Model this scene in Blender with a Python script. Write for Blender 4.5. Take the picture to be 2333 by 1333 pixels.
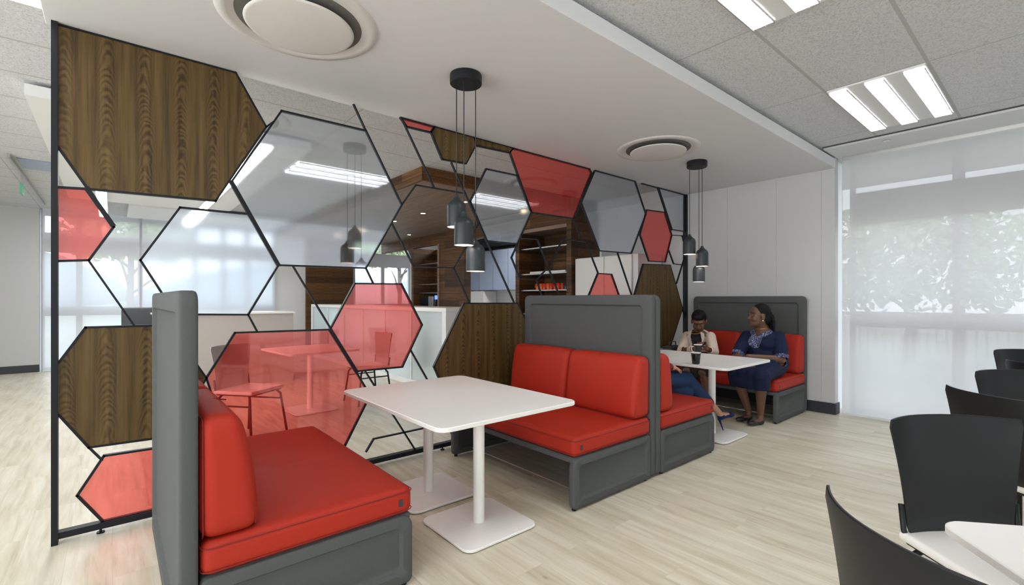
import bpy, bmesh, math, random
from mathutils import Vector, Matrix
random.seed(7)
PI = math.pi
scene = bpy.context.scene
for o in list(bpy.data.objects):
    bpy.data.objects.remove(o)

# ------------------------------------------------------------------ camera
cam_d = bpy.data.cameras.new('camera')
cam_d.sensor_width = 36.0
cam_d.lens = 1073.7 * 36.0 / 2333.0
cam_d.shift_x = -(1178.25 - 1166.5) / 2333.0
cam_d.shift_y = (680.2 - 666.5) / 2333.0
cam_d.clip_start = 0.05
cam = bpy.data.objects.new('camera', cam_d)
scene.collection.objects.link(cam)
cam.location = (0, 0, 1.30)
cam.rotation_euler = (PI / 2, 0, math.radians(49.354))
scene.camera = cam

# ------------------------------------------------------------------ view
scene.view_settings.view_transform = 'Standard'
scene.view_settings.look = 'None'
scene.view_settings.exposure = 0.98
scene.view_settings.gamma = 1.0
scene.view_settings.use_curve_mapping = False
scene.cycles.max_bounces = 10
scene.cycles.diffuse_bounces = 5
scene.cycles.glossy_bounces = 4
scene.cycles.transmission_bounces = 8
scene.cycles.transparent_max_bounces = 12
scene.cycles.caustics_reflective = False
scene.cycles.caustics_refractive = False
scene.cycles.sample_clamp_indirect = 6.0
scene.cycles.use_denoising = True

# ------------------------------------------------------------------ world
W = bpy.data.worlds.new('sky')
scene.world = W
W.use_nodes = True
wn, wl = W.node_tree.nodes, W.node_tree.links
bg = wn['Background']
tc = wn.new('ShaderNodeTexCoord')
sp = wn.new('ShaderNodeSeparateXYZ')
rp = wn.new('ShaderNodeValToRGB')
wl.new(tc.outputs['Generated'], sp.inputs[0])
wl.new(sp.outputs['Z'], rp.inputs[0])
rp.color_ramp.elements[0].position = 0.0
rp.color_ramp.elements[0].color = (0.93, 0.96, 1.0, 1)
rp.color_ramp.elements[1].position = 0.6
rp.color_ramp.elements[1].color = (0.72, 0.84, 1.0, 1)
wl.new(rp.outputs[0], bg.inputs[0])
bg.inputs[1].default_value = 1.9

# ------------------------------------------------------------------ large area fill lights
def area(name, loc, rot, sx, sy, power, col):
    d = bpy.data.lights.new(name, 'AREA')
    d.shape = 'RECTANGLE'; d.size = sx; d.size_y = sy; d.energy = power; d.color = col
    o = bpy.data.objects.new(name, d)
    scene.collection.objects.link(o)
    o.location = loc; o.rotation_euler = rot
    return o
# added area lamps, out of view, imitating daylight from behind and beside the camera
area('fill_back', (-1.5, -4.6, 1.6), (PI / 2, 0, 0), 8.0, 2.6, 190, (0.96, 0.98, 1.0))
area('fill_side', (3.6, 0.5, 1.6), (PI / 2, 0, PI / 2), 9.0, 2.6, 26, (0.96, 0.98, 1.0))

# ------------------------------------------------------------------ material helpers
MATS = {}
def mat(name):
    m = bpy.data.materials.new(name)
    m.use_nodes = True
    MATS[name] = m
    nt = m.node_tree
    return m, nt.nodes, nt.links, nt.nodes['Principled BSDF']
def simple(name, col, rough=0.5, metal=0.0, emit=None, es=0.0, spec=0.5, bump=None):
    m, n, l, b = mat(name)
    b.inputs['Base Color'].default_value = (*col, 1)
    b.inputs['Roughness'].default_value = rough
    b.inputs['Metallic'].default_value = metal
    b.inputs['Specular IOR Level'].default_value = spec
    if emit:
        b.inputs['Emission Color'].default_value = (*emit, 1)
        b.inputs['Emission Strength'].default_value = es
    if bump:
        sc_, st, di = bump
        t = n.new('ShaderNodeTexCoord')
        nz = n.new('ShaderNodeTexNoise'); nz.inputs['Scale'].default_value = sc_; nz.inputs['Detail'].default_value = 3
        bp = n.new('ShaderNodeBump'); bp.inputs['Strength'].default_value = st; bp.inputs['Distance'].default_value = di
        l.new(t.outputs['Object'], nz.inputs['Vector']); l.new(nz.outputs['Fac'], bp.inputs['Height']); l.new(bp.outputs[0], b.inputs['Normal'])
        mx = n.new('ShaderNodeMixRGB'); mx.blend_type = 'MULTIPLY'; mx.inputs[0].default_value = 0.35
        mx.inputs[1].default_value = (*col, 1)
        cr = n.new('ShaderNodeValToRGB'); cr.color_ramp.elements[0].position = 0.3; cr.color_ramp.elements[1].position = 0.7
        cr.color_ramp.elements[0].color = (0.6, 0.6, 0.6, 1)
        l.new(nz.outputs['Fac'], cr.inputs[0]); l.new(cr.outputs[0], mx.inputs[2]); l.new(mx.outputs[0], b.inputs['Base Color'])
    return m
def mapping(n, l, scale, coord='Object', rot=(0, 0, 0), loc=(0, 0, 0)):
    t = n.new('ShaderNodeTexCoord'); mp = n.new('ShaderNodeMapping')
    mp.inputs['Scale'].default_value = scale; mp.inputs['Rotation'].default_value = rot; mp.inputs['Location'].default_value = loc
    l.new(t.outputs[coord], mp.inputs['Vector'])
    return mp
def ramp(n, stops):
    r = n.new('ShaderNodeValToRGB')
    e = r.color_ramp.elements
    while len(e) < len(stops): e.new(0.5)
    for i, (p, c) in enumerate(stops):
        e[i].position = p; e[i].color = (*c, 1)
    return r

def wood_mat(name, dark, mid, light, band_axis='y', grain_axis='z', rough=0.45, planks=False, fscale=1.0, fig=0.2):
    """oak veneer: long fine grain along grain_axis with cathedral figure"""
    m, n, l, b = mat(name)
    sc3 = {'x': 0, 'y': 1, 'z': 2}
    fine = [55.0] * 3; fine[sc3[grain_axis]] = 1.6
    wide = [3.6] * 3; wide[sc3[grain_axis]] = 0.55
    mp1 = mapping(n, l, [v * fscale for v in fine]); mp2 = mapping(n, l, [v * fscale for v in wide])
    n1 = n.new('ShaderNodeTexNoise'); n1.inputs['Scale'].default_value = 1.0; n1.inputs['Detail'].default_value = 5; n1.inputs['Roughness'].default_value = 0.7
    l.new(mp1.outputs[0], n1.inputs['Vector'])
    wv = n.new('ShaderNodeTexWave'); wv.wave_type = 'BANDS'; wv.bands_direction = band_axis.upper()
    wv.inputs['Scale'].default_value = 1.1; wv.inputs['Distortion'].default_value = 9.0
    wv.inputs['Detail'].default_value = 3.0; wv.inputs['Detail Scale'].default_value = 1.3; wv.inputs['Detail Roughness'].default_value = 0.55
    l.new(mp2.outputs[0], wv.inputs['Vector'])
    r1 = ramp(n, [(0.25, dark), (0.5, mid), (0.75, light)])
    cath = None
    if fig > 0.15 and not planks and name == 'oak_panel':
        def M_(op, a, b=None, c=None):
            q = n.new('ShaderNodeMath'); q.operation = op
            for i_, v_ in enumerate((a, b, c)):
                if v_ is None: continue
                if isinstance(v_, (int, float)): q.inputs[i_].default_value = v_
                else: l.new(v_, q.inputs[i_])
            return q.outputs[0]
        tcd = n.new('ShaderNodeTexCoord'); sxx = n.new('ShaderNodeSeparateXYZ'); l.new(tcd.outputs['Object'], sxx.inputs[0])
        nl = n.new('ShaderNodeTexNoise'); nl.inputs['Scale'].default_value = 2.3; nl.inputs['Detail'].default_value = 4; l.new(tcd.outputs['Object'], nl.inputs['Vector'])
        nf = n.new('ShaderNodeTexNoise'); nf.inputs['Scale'].default_value = 38; nf.inputs['Detail'].default_value = 3; l.new(tcd.outputs['Object'], nf.inputs['Vector'])
        yy = M_('MULTIPLY_ADD', nl.outputs['Fac'], 0.05, sxx.outputs['Y'])
        yp = M_('PINGPONG', yy, 0.085)
        y2 = M_('MULTIPLY', M_('MULTIPLY', yp, yp), 55.0)
        hh = M_('ADD', M_('ADD', sxx.outputs['Z'], y2), M_('MULTIPLY', nl.outputs['Fac'], 0.5))
        sn = M_('SINE', M_('MULTIPLY_ADD', hh, 135.0, M_('MULTIPLY', nf.outputs['Fac'], 5.0)))
        mk_ = M_('SUBTRACT', 1.0, M_('MULTIPLY', yp, 22.0)); mk_ = M_('MAXIMUM', mk_, 0.0)
        cath = M_('MULTIPLY', M_('MULTIPLY', sn, mk_), M_('MULTIPLY', nf.outputs['Fac'], 0.34))
    mx = n.new('ShaderNodeMixRGB'); mx.inputs[0].default_value = fig
    l.new(n1.outputs['Fac'], mx.inputs[1]); l.new(wv.outputs['Fac'], mx.inputs[2])
    if cath is not None: l.new(M_('ADD', mx.outputs[0], cath), r1.inputs[0])
    else: l.new(mx.outputs[0], r1.inputs[0])
    out = r1.outputs[0]
    if planks:
        br = n.new('ShaderNodeTexBrick')
        rot = (0, 0, 0)
        mp3 = mapping(n, l, (1, 1, 1))
        sx = n.new('ShaderNodeSeparateXYZ'); cx = n.new('ShaderNodeCombineXYZ'); ad = n.new('ShaderNodeMath'); ad.operation = 'ADD'
        l.new(mp3.outputs[0], sx.inputs[0]); l.new(sx.outputs['X'], ad.inputs[0]); l.new(sx.outputs['Y'], ad.inputs[1])
        l.new(ad.outputs[0], cx.inputs[0]); l.new(sx.outputs['Z'], cx.inputs[1]); l.new(cx.outputs[0], br.inputs['Vector'])
        br.inputs['Scale'].default_value = 1.0; br.inputs['Brick Width'].default_value = 1.1; br.inputs['Row Height'].default_value = 0.14
        br.inputs['Mortar Size'].default_value = 0.003; br.inputs['Color1'].default_value = (0.42, 0.40, 0.38, 1); br.inputs['Color2'].default_value = (1.75, 1.5, 1.15, 1)
        br.inputs['Mortar'].default_value = (0.25, 0.25, 0.25, 1)
        m2 = n.new('ShaderNodeMixRGB'); m2.blend_type = 'MULTIPLY'; m2.inputs[0].default_value = 0.9
        l.new(out, m2.inputs[1]); l.new(br.outputs['Color'], m2.inputs[2]); out = m2.outputs[0]
    l.new(out, b.inputs['Base Color'])
    b.inputs['Roughness'].default_value = rough
    b.inputs['Specular IOR Level'].default_value = 0.35
    bp = n.new('ShaderNodeBump'); bp.inputs['Strength'].default_value = 0.12; bp.inputs['Distance'].default_value = 0.002
    l.new(n1.outputs['Fac'], bp.inputs['Height']); l.new(bp.outputs[0], b.inputs['Normal'])
    return m

wood_mat('oak_panel', (0.035, 0.019, 0.006), (0.092, 0.055, 0.0155), (0.142, 0.092, 0.031), fig=0.17)
wood_mat('kitchen_wood', (0.028, 0.014, 0.006), (0.09, 0.048, 0.020), (0.16, 0.095, 0.045), band_axis='z', grain_axis='x', rough=0.5, planks=True, fig=0.08)
wood_mat('canopy_wood', (0.14, 0.095, 0.072), (0.27, 0.19, 0.145), (0.40, 0.30, 0.24), band_axis='y', grain_axis='x', rough=0.5, fig=0.1)

def floor_mat():
    m, n, l, b = mat('floor_planks')
    t = n.new('ShaderNodeTexCoord')
    br = n.new('ShaderNodeTexBrick'); br.offset = 0.37
    br.inputs['Scale'].default_value = 1.0; br.inputs['Brick Width'].default_value = 1.22; br.inputs['Row Height'].default_value = 0.178
    br.inputs['Mortar Size'].default_value = 0.0012; br.inputs['Mortar Smooth'].default_value = 0.5
    br.inputs['Color1'].default_value = (0.0, 0.0, 0.0, 1); br.inputs['Color2'].default_value = (1, 1, 1, 1); br.inputs['Mortar'].default_value = (0.5, 0.5, 0.5, 1)
    l.new(t.outputs['Object'], br.inputs['Vector'])
    # shift the grain from plank to plank
    mp = n.new('ShaderNodeMapping'); mp.inputs['Scale'].default_value = (1.1, 14.0, 1.0)
    off = n.new('ShaderNodeVectorMath'); off.operation = 'MULTIPLY_ADD'
    off.inputs[1].default_value = (7.3, 3.1, 0.0)
    l.new(br.outputs['Color'], off.inputs[0]); l.new(t.outputs['Object'], off.inputs[2])
    l.new(off.outputs[0], mp.inputs['Vector'])
    n1 = n.new('ShaderNodeTexNoise'); n1.inputs['Scale'].default_value = 1.5; n1.inputs['Detail'].default_value = 6; n1.inputs['Roughness'].default_value = 0.62; n1.inputs['Distortion'].default_value = 0.6
    l.new(mp.outputs[0], n1.inputs['Vector'])
    mpb = n.new('ShaderNodeMapping'); mpb.inputs['Scale'].default_value = (0.9, 3.2, 1.0); l.new(off.outputs[0], mpb.inputs['Vector'])
    n2 = n.new('ShaderNodeTexNoise'); n2.inputs['Scale'].default_value = 1.6; n2.inputs['Detail'].default_value = 3
    l.new(mpb.outputs[0], n2.inputs['Vector'])
    r = ramp(n, [(0.30, (0.42, 0.365, 0.265)), (0.44, (0.595, 0.545, 0.42)), (0.58, (0.71, 0.675, 0.565)), (0.75, (0.78, 0.76, 0.68))])
    mx = n.new('ShaderNodeMixRGB'); mx.inputs[0].default_value = 0.42
    l.new(n1.outputs['Fac'], mx.inputs[1]); l.new(n2.outputs['Fac'], mx.inputs[2]); l.new(mx.outputs[0], r.inputs[0])
    m2 = n.new('ShaderNodeMixRGB'); m2.blend_type = 'MULTIPLY'; m2.inputs[0].default_value = 1.0
    r2 = ramp(n, [(0.0, (0.93, 0.93, 0.92)), (1.0, (1.0, 1.0, 1.0))]); l.new(br.outputs['Color'], r2.inputs[0])
    l.new(r.outputs[0], m2.inputs[1]); l.new(r2.outputs[0], m2.inputs[2])
    # small knots
    mk = n.new('ShaderNodeMapping'); mk.inputs['Scale'].default_value = (2.4, 4.6, 1.0); l.new(off.outputs[0], mk.inputs['Vector'])
    vo = n.new('ShaderNodeTexVoronoi'); vo.inputs['Scale'].default_value = 1.0; l.new(mk.outputs[0], vo.inputs['Vector'])
    rk = ramp(n, [(0.02, (0.45, 0.42, 0.36)), (0.06, (1, 1, 1))]); l.new(vo.outputs['Distance'], rk.inputs[0])
    m3 = n.new('ShaderNodeMixRGB'); m3.blend_type = 'MULTIPLY'; m3.inputs[0].default_value = 0.55
    l.new(m2.outputs[0], m3.inputs[1]); l.new(rk.outputs[0], m3.inputs[2])
    m4 = n.new('ShaderNodeMixRGB'); m4.blend_type = 'MULTIPLY'; m4.inputs[2].default_value = (0.72, 0.68, 0.6, 1)
    ml = n.new('ShaderNodeMath'); ml.operation = 'MULTIPLY'; ml.inputs[1].default_value = 0.5
    l.new(br.outputs['Fac'], ml.inputs[0]); l.new(ml.outputs[0], m4.inputs[0]); l.new(m3.outputs[0], m4.inputs[1])
    l.new(m4.outputs[0], b.inputs['Base Color'])
    b.inputs['Roughness'].default_value = 0.33
    b.inputs['Specular IOR Level'].default_value = 0.45
    return m
floor_mat()

def tile_mat():
    m, n, l, b = mat('ceiling_tiles')
    t = n.new('ShaderNodeTexCoord'); s = n.new('ShaderNodeSeparateXYZ'); l.new(t.outputs['Object'], s.inputs[0])
    def line(sock, pitch, anchor, half):
        a = n.new('ShaderNodeMath'); a.operation = 'SUBTRACT'; a.inputs[1].default_value = anchor; l.new(sock, a.inputs[0])
        w = n.new('ShaderNodeMath'); w.operation = 'PINGPONG'; w.inputs[1].default_value = pitch / 2; l.new(a.outputs[0], w.inputs[0])
        c = n.new('ShaderNodeMath'); c.operation = 'LESS_THAN'; c.inputs[1].default_value = half; l.new(w.outputs[0], c.inputs[0])
        return c.outputs[0]
    lx = line(s.outputs['X'], 0.605, -1.215, 0.011)
    ly = line(s.outputs['Y'], 1.285, 2.89, 0.006)
    mx = n.new('ShaderNodeMath'); mx.operation = 'MAXIMUM'; l.new(lx, mx.inputs[0]); l.new(ly, mx.inputs[1])
    nz = n.new('ShaderNodeTexNoise'); nz.inputs['Scale'].default_value = 105; nz.inputs['Detail'].default_value = 4; nz.inputs['Roughness'].default_value = 0.75
    l.new(t.outputs['Object'], nz.inputs['Vector'])
    r = ramp(n, [(0.36, (0.41, 0.42, 0.44)), (0.47, (0.585, 0.60, 0.62)), (0.62, (0.685, 0.70, 0.72))]); l.new(nz.outputs['Fac'], r.inputs[0])
    c = n.new('ShaderNodeMixRGB'); c.inputs[2].default_value = (0.44, 0.44, 0.44, 1)
    l.new(mx.outputs[0], c.inputs[0]); l.new(r.outputs[0], c.inputs[1]); l.new(c.outputs[0], b.inputs['Base Color'])
    b.inputs['Roughness'].default_value = 0.9
    return m
tile_mat()

simple('soffit_paint', (0.70, 0.715, 0.735), 0.6)
simple('wall_paint', (0.53, 0.54, 0.55), 0.6)
simple('white_paint', (0.77, 0.78, 0.79), 0.55)
simple('beige_board', (0.42, 0.385, 0.365), 0.6)
simple('baseboard_black', (0.02, 0.022, 0.03), 0.45)
simple('black_metal', (0.008, 0.0095, 0.012), 0.45, spec=0.3)
simple('screen_frame', (0.007, 0.009, 0.014), 0.45, spec=0.3)
simple('white_laminate', (0.80, 0.795, 0.785), 0.3, spec=0.3)
simple('table_steel', (0.86, 0.86, 0.85), 0.32)
simple('table_edge', (0.62, 0.6, 0.58), 0.45)
simple('sofa_grey', (0.088, 0.094, 0.095), 0.85, bump=(420, 0.25, 0.002), spec=0.25)
simple('sofa_dark', (0.03, 0.031, 0.033), 0.85)
simple('sofa_red', (0.40, 0.022, 0.0085), 0.62, bump=(700, 0.12, 0.001), spec=0.3)
simple('sofa_piping', (0.20, 0.010, 0.007), 0.7)
simple('tag_dark', (0.03, 0.03, 0.035), 0.5)
simple('chair_plastic', (0.0085, 0.0095, 0.011), 0.42, spec=0.28)
simple('chair_seat', (0.74, 0.73, 0.71), 0.6)
simple('lamp_shade', (0.020, 0.027, 0.031), 0.36, spec=0.35)
simple('lamp_inner', (0.75, 0.72, 0.72), 0.5)
simple('bulb', (1, 0.9, 0.8), 0.5, emit=(1.0, 0.84, 0.74), es=26)
simple('cord', (0.03, 0.03, 0.03), 0.5)
simple('troffer_emit', (1, 1, 1), 0.5, emit=(1.0, 0.985, 0.96), es=11)
simple('linear_emit', (1, 1, 1), 0.5, emit=(1.0, 0.99, 0.97), es=14)
simple('spot_emit', (1, 1, 1), 0.5, emit=(1.0, 0.72, 0.42), es=22)
simple('louvre', (0.5, 0.5, 0.5), 0.25, metal=0.6)
simple('diffuser_white', (0.70, 0.695, 0.68), 0.5)
simple('throat_shade', (0.15, 0.15, 0.14), 0.8)
simple('diffuser_dark', (0.08, 0.082, 0.078), 0.8)
simple('window_frame', (0.50, 0.52, 0.56), 0.5)
simple('steel_blue', (0.27, 0.32, 0.43), 0.3, metal=0.2)
simple('oven_black', (0.01, 0.012, 0.016), 0.15)
simple('plate_white', (0.8, 0.8, 0.78), 0.3)
simple('mug_red', (0.62, 0.05, 0.02), 0.35)
simple('mug_orange', (0.75, 0.15, 0.02), 0.35)
simple('mug_dark', (0.03, 0.045, 0.05), 0.35)
simple('steel', (0.5, 0.5, 0.5), 0.3, metal=0.9)
simple('screen_blue', (0.05, 0.08, 0.2), 0.3, emit=(0.1, 0.2, 0.9), es=1.2)
simple('cup_black', (0.008, 0.010, 0.012), 0.12)
simple('cup_white', (0.85, 0.82, 0.78), 0.25)
simple('coffee', (0.02, 0.01, 0.006), 0.15)
simple('exit_green', (0.1, 0.4, 0.22), 0.4)
simple('tree_leaf', (0.42, 0.50, 0.27), 0.8)
simple('tree_bark', (0.22, 0.19, 0.16), 0.9)
simple('lawn', (0.42, 0.43, 0.36), 0.95, bump=(2.0, 0.2, 0.05))
simple('paving', (0.42, 0.41, 0.39), 0.9)
simple('fence_white', (0.7, 0.7, 0.68), 0.6)
simple('hill', (0.30, 0.36, 0.36), 1.0)
simple('skin_dark', (0.125, 0.056, 0.034), 0.45)
simple('skin_deep', (0.15, 0.068, 0.040), 0.45)
simple('skin_light', (0.50, 0.27, 0.18), 0.5)
simple('lips', (0.12, 0.040, 0.033), 0.4)
simple('eye_white', (0.22, 0.19, 0.17), 0.5)
simple('eye_dark', (0.01, 0.008, 0.006), 0.2)
simple('hair_black', (0.006, 0.006, 0.007), 0.55, bump=(260, 0.6, 0.003), spec=0.15)
simple('navy_dress', (0.009, 0.014, 0.046), 0.75, bump=(60, 0.2, 0.003), spec=0.2)
simple('denim', (0.022, 0.048, 0.125), 0.8, bump=(300, 0.2, 0.001), spec=0.2)
simple('blazer', (0.80, 0.68, 0.60), 0.8, bump=(80, 0.15, 0.002), spec=0.2)
simple('black_top', (0.012, 0.011, 0.013), 0.8)
simple('shoe_black', (0.010, 0.010, 0.013), 0.4)
simple('shoe_navy', (0.012, 0.022, 0.085), 0.75, spec=0.2)
simple('burgundy', (0.16, 0.010, 0.014), 0.8)
simple('white_cloth', (0.72, 0.76, 0.82), 0.8)
simple('phone_black', (0.006, 0.006, 0.008), 0.15)
simple('bag_grey', (0.05, 0.06, 0.065), 0.6)
simple('pearl', (0.9, 0.88, 0.85), 0.15)
simple('gold', (0.6, 0.4, 0.1), 0.3, metal=1.0)

def lace_mat():
    m, n, l, b = mat('lace')
    mp = mapping(n, l, (1, 1, 1))
    v = n.new('ShaderNodeTexVoronoi'); v.inputs['Scale'].default_value = 75; l.new(mp.outputs[0], v.inputs['Vector'])
    r = ramp(n, [(0.28, (0.27, 0.30, 0.46)), (0.5, (0.03, 0.04, 0.11))]); l.new(v.outputs['Distance'], r.inputs[0])
    l.new(r.outputs[0], b.inputs['Base Color']); b.inputs['Roughness'].default_value = 0.7
lace_mat()
def print_mat():
    m, n, l, b = mat('printed_cloth')
    mp = mapping(n, l, (1, 1, 1))
    v = n.new('ShaderNodeTexVoronoi'); v.inputs['Scale'].default_value = 30; l.new(mp.outputs[0], v.inputs['Vector'])
    r = ramp(n, [(0.10, (0.08, 0.04, 0.03)), (0.2, (0.012, 0.012, 0.014))]); l.new(v.outputs['Distance'], r.inputs[0])
    l.new(r.outputs[0], b.inputs['Base Color']); b.inputs['Roughness'].default_value = 0.8
print_mat()

def mixmat(name, parts):
    """parts: list of (weight, node-builder)"""
    m = bpy.data.materials.new(name); m.use_nodes = True; MATS[name] = m
    n, l = m.node_tree.nodes, m.node_tree.links
    n.remove(n['Principled BSDF'])
    acc = None; tot = 0
    for w, f in parts:
        s = f(n)
        tot += w
        if acc is None: acc = s
        else:
            mx = n.new('ShaderNodeMixShader'); mx.inputs[0].default_value = w / tot
            l.new(acc.outputs[0], mx.inputs[1]); l.new(s.outputs[0], mx.inputs[2]); acc = mx
    l.new(acc.outputs[0], n['Material Output'].inputs['Surface'])
    return m, n, l
def nd(kind, col, rough=None, ior=None):
    def f(n):
        s = n.new(kind); s.inputs['Color'].default_value = (*col, 1)
        if rough is not None: s.inputs['Roughness'].default_value = rough
        if ior is not None: s.inputs['IOR'].default_value = ior
        return s
    return f
# red film glass, satin glass, roller blind cloth, clear window glass
mixmat('red_glass', [(0.80, nd('ShaderNodeBsdfTransparent', (0.99, 0.545, 0.52))), (0.14, nd('ShaderNodeBsdfDiffuse', (0.88, 0.06, 0.045))), (0.07, nd('ShaderNodeBsdfGlossy', (1.0, 0.8, 0.8), 0.05))])
mixmat('satin_glass', [(0.74, nd('ShaderNodeBsdfRefraction', (0.92, 0.955, 0.985), 0.22, 1.12)), (0.05, nd('ShaderNodeBsdfDiffuse', (0.50, 0.54, 0.56))), (0.21, nd('ShaderNodeBsdfGlossy', (0.86, 0.90, 0.97), 0.022))])
mixmat('blind_cloth', [(0.10, nd('ShaderNodeBsdfTransparent', (1, 1, 1))), (0.42, nd('ShaderNodeBsdfTranslucent', (0.88, 0.87, 0.87))), (0.475, nd('ShaderNodeBsdfDiffuse', (0.62, 0.62, 0.63)))])
mixmat('blind_sheer', [(0.34, nd('ShaderNodeBsdfTransparent', (1, 1, 1))), (0.42, nd('ShaderNodeBsdfTranslucent', (0.85, 0.86, 0.87))), (0.36, nd('ShaderNodeBsdfDiffuse', (0.75, 0.75, 0.76)))])
mixmat('clear_glass', [(0.93, nd('ShaderNodeBsdfTransparent', (0.98, 0.985, 1.0))), (0.07, nd('ShaderNodeBsdfGlossy', (1, 1, 1), 0.0))])
mixmat('counter_glass', [(0.5, nd('ShaderNodeBsdfGlossy', (0.72, 0.83, 0.88), 0.12)), (0.5, nd('ShaderNodeBsdfDiffuse', (0.74, 0.84, 0.88)))])

# ------------------------------------------------------------------ mesh helpers
C = scene.collection
class MB:
    def __init__(self): self.v = []; self.f = []; self.m = []
    def add(self, vs, fs, mi=0):
        o = len(self.v); self.v += [tuple(v) for v in vs]; self.f += [tuple(i + o for i in f) for f in fs]; self.m += [mi] * len(fs); return self
    def box(self, x0, x1, y0, y1, z0, z1, mi=0):
        vs = [(x, y, z) for z in (z0, z1) for y in (y0, y1) for x in (x0, x1)]
        return self.add(vs, [(0, 2, 3, 1), (4, 5, 7, 6), (0, 1, 5, 4), (2, 6, 7, 3), (0, 4, 6, 2), (1, 3, 7, 5)], mi)
    def rbox(self, c, s, r, bulge=(0, 0, 0), n=6, e=4, fn=None, mi=0):
        h = [v / 2 for v in s]
        def ticks(hh):
            a = [-hh + r * (1 - math.cos(k * PI / 2 / e)) for k in range(e)]
            inn = [-(hh - r) + 2 * (hh - r) * k / n for k in range(n + 1)]
            return a + inn + [-q for q in reversed(a)]
        T = [ticks(hh) for hh in h]
        idx = {}; vs = []; fs = []
        def vert(i, j, k):
            key = (i, j, k)
            if key in idx: return idx[key]
            p = Vector((T[0][i], T[1][j], T[2][k]))
            inner = Vector([max(-(h[a] - r), min(h[a] - r, p[a])) for a in range(3)])
            d = p - inner
            if d.length > 1e-9: p = inner + d.normalized() * r
            u = [p[a] / h[a] for a in range(3)]
            q = p.copy()
            for a in range(3):
                b1, b2 = [x for x in range(3) if x != a]
                q[a] += bulge[a] * u[a] * (1 - u[b1] ** 2) * (1 - u[b2] ** 2)
            if fn: q = fn(q, u)
            vs.append(q + Vector(c)); idx[key] = len(vs) - 1
            return idx[key]
        N = [len(t) - 1 for t in T]
        for a in range(3):
            b1, b2 = (a + 1) % 3, (a + 2) % 3
            for side in (0, N[a]):
                for i in range(N[b1]):
                    for j in range(N[b2]):
                        q = []
                        for di, dj in ((0, 0), (1, 0), (1, 1), (0, 1)):
                            t = [0, 0, 0]; t[a] = side; t[b1] = i + di; t[b2] = j + dj
                            q.append(vert(*t))
                        if side == 0: q.reverse()
                        fs.append(q)
        return self.add(vs, fs, mi)
    def prism(self, pts, axis, a0, a1, mi=0):
        """polygon in the plane normal to axis, extruded a0..a1; pts in the other two axes (cyclic order kept as given)"""
        def mk(p, a):
            if axis == 'x': return (a, p[0], p[1])
            if axis == 'y': return (p[0], a, p[1])
            return (p[0], p[1], a)
        n = len(pts); vs = [mk(p, a0) for p in pts] + [mk(p, a1) for p in pts]
        fs = [tuple(reversed(range(n))), tuple(range(n, 2 * n))] + [(i, (i + 1) % n, n + (i + 1) % n, n + i) for i in range(n)]
        return self.add(vs, fs, mi)
    def tube(self, pts, r, n=10, closed=False, cap=True, mi=0):
        P = [Vector(p) for p in pts]; R = r if isinstance(r, (list, tuple)) else [r] * len(P)
        rings = []; prev = None
        for i, p in enumerate(P):
            if closed: d = P[(i + 1) % len(P)] - P[i - 1]
            elif i == 0: d = P[1] - P[0]
            elif i == len(P) - 1: d = P[-1] - P[-2]
            else: d = (P[i + 1] - P[i]).normalized() + (P[i] - P[i - 1]).normalized()
            d.normalize()
            if prev is None:
                up = Vector((0, 0, 1)) if abs(d.z) < 0.9 else Vector((1, 0, 0)); a = d.cross(up).normalized()
            else:
                a = (prev - d * prev.dot(d)).normalized()
            prev = a; b = d.cross(a)
            rings.append([p + (a * math.cos(2 * PI * k / n) + b * math.sin(2 * PI * k / n)) * R[i] for k in range(n)])
        vs = [v for rg in rings for v in rg]; fs = []
        m = len(rings)
        for i in range(m if closed else m - 1):
            for k in range(n):
                j = (i + 1) % m
                fs.append((i * n + k, i * n + (k + 1) % n, j * n + (k + 1) % n, j * n + k))
        if cap and not closed:
            fs.append(tuple(reversed(range(n)))); fs.append(tuple(range((m - 1) * n, m * n)))
        return self.add(vs, fs, mi)
    def lathe(self, prof, c=(0, 0, 0), n=40, mi=0):
        """prof: list of (r, z)"""
        vs = []; fs = []
        for (r, z) in prof:
            for k in range(n):
                a = 2 * PI * k / n; vs.append((c[0] + r * math.cos(a), c[1] + r * math.sin(a), c[2] + z))
        for i in range(len(prof) - 1):
            for k in range(n):
                fs.append((i * n + k, i * n + (k + 1) % n, (i + 1) * n + (k + 1) % n, (i + 1) * n + k))
        if prof[0][0] > 1e-6: fs.append(tuple(reversed(range(n))))
        if prof[-1][0] > 1e-6: fs.append(tuple(range((len(prof) - 1) * n, len(prof) * n)))
        return self.add(vs, fs, mi)
    def build(self, name, mats, parent=None, smooth=False, bevel=0.0, M=None):
        me = bpy.data.meshes.new(name)
        vs = self.v if M is None else [M @ Vector(v) for v in self.v]
        me.from_pydata([tuple(v) for v in vs], [], self.f)
        if isinstance(mats, str): mats = [mats]
        for m in mats: me.materials.append(MATS[m])
        for p, i in zip(me.polygons, self.m): p.material_index = i; p.use_smooth = smooth
        bm = bmesh.new(); bm.from_mesh(me); bmesh.ops.remove_doubles(bm, verts=bm.verts, dist=1e-6); bmesh.ops.recalc_face_normals(bm, faces=bm.faces); bm.to_mesh(me); bm.free()
        o = bpy.data.objects.new(name, me); C.objects.link(o)
        if parent: o.parent = parent
        if bevel:
            b = o.modifiers.new('bevel', 'BEVEL'); b.width = bevel; b.segments = 2; b.limit_method = 'ANGLE'; b.angle_limit = math.radians(40)
        return o
def auto_smooth(o, deg=35):
    me = o.data
    bm = bmesh.new(); bm.from_mesh(me)
    for f in bm.faces: f.smooth = True
    for e in bm.edges:
        e.smooth = not (len(e.link_faces) == 2 and e.calc_face_angle(0) > math.radians(deg))
    bm.to_mesh(me); bm.free()
    return o
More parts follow.
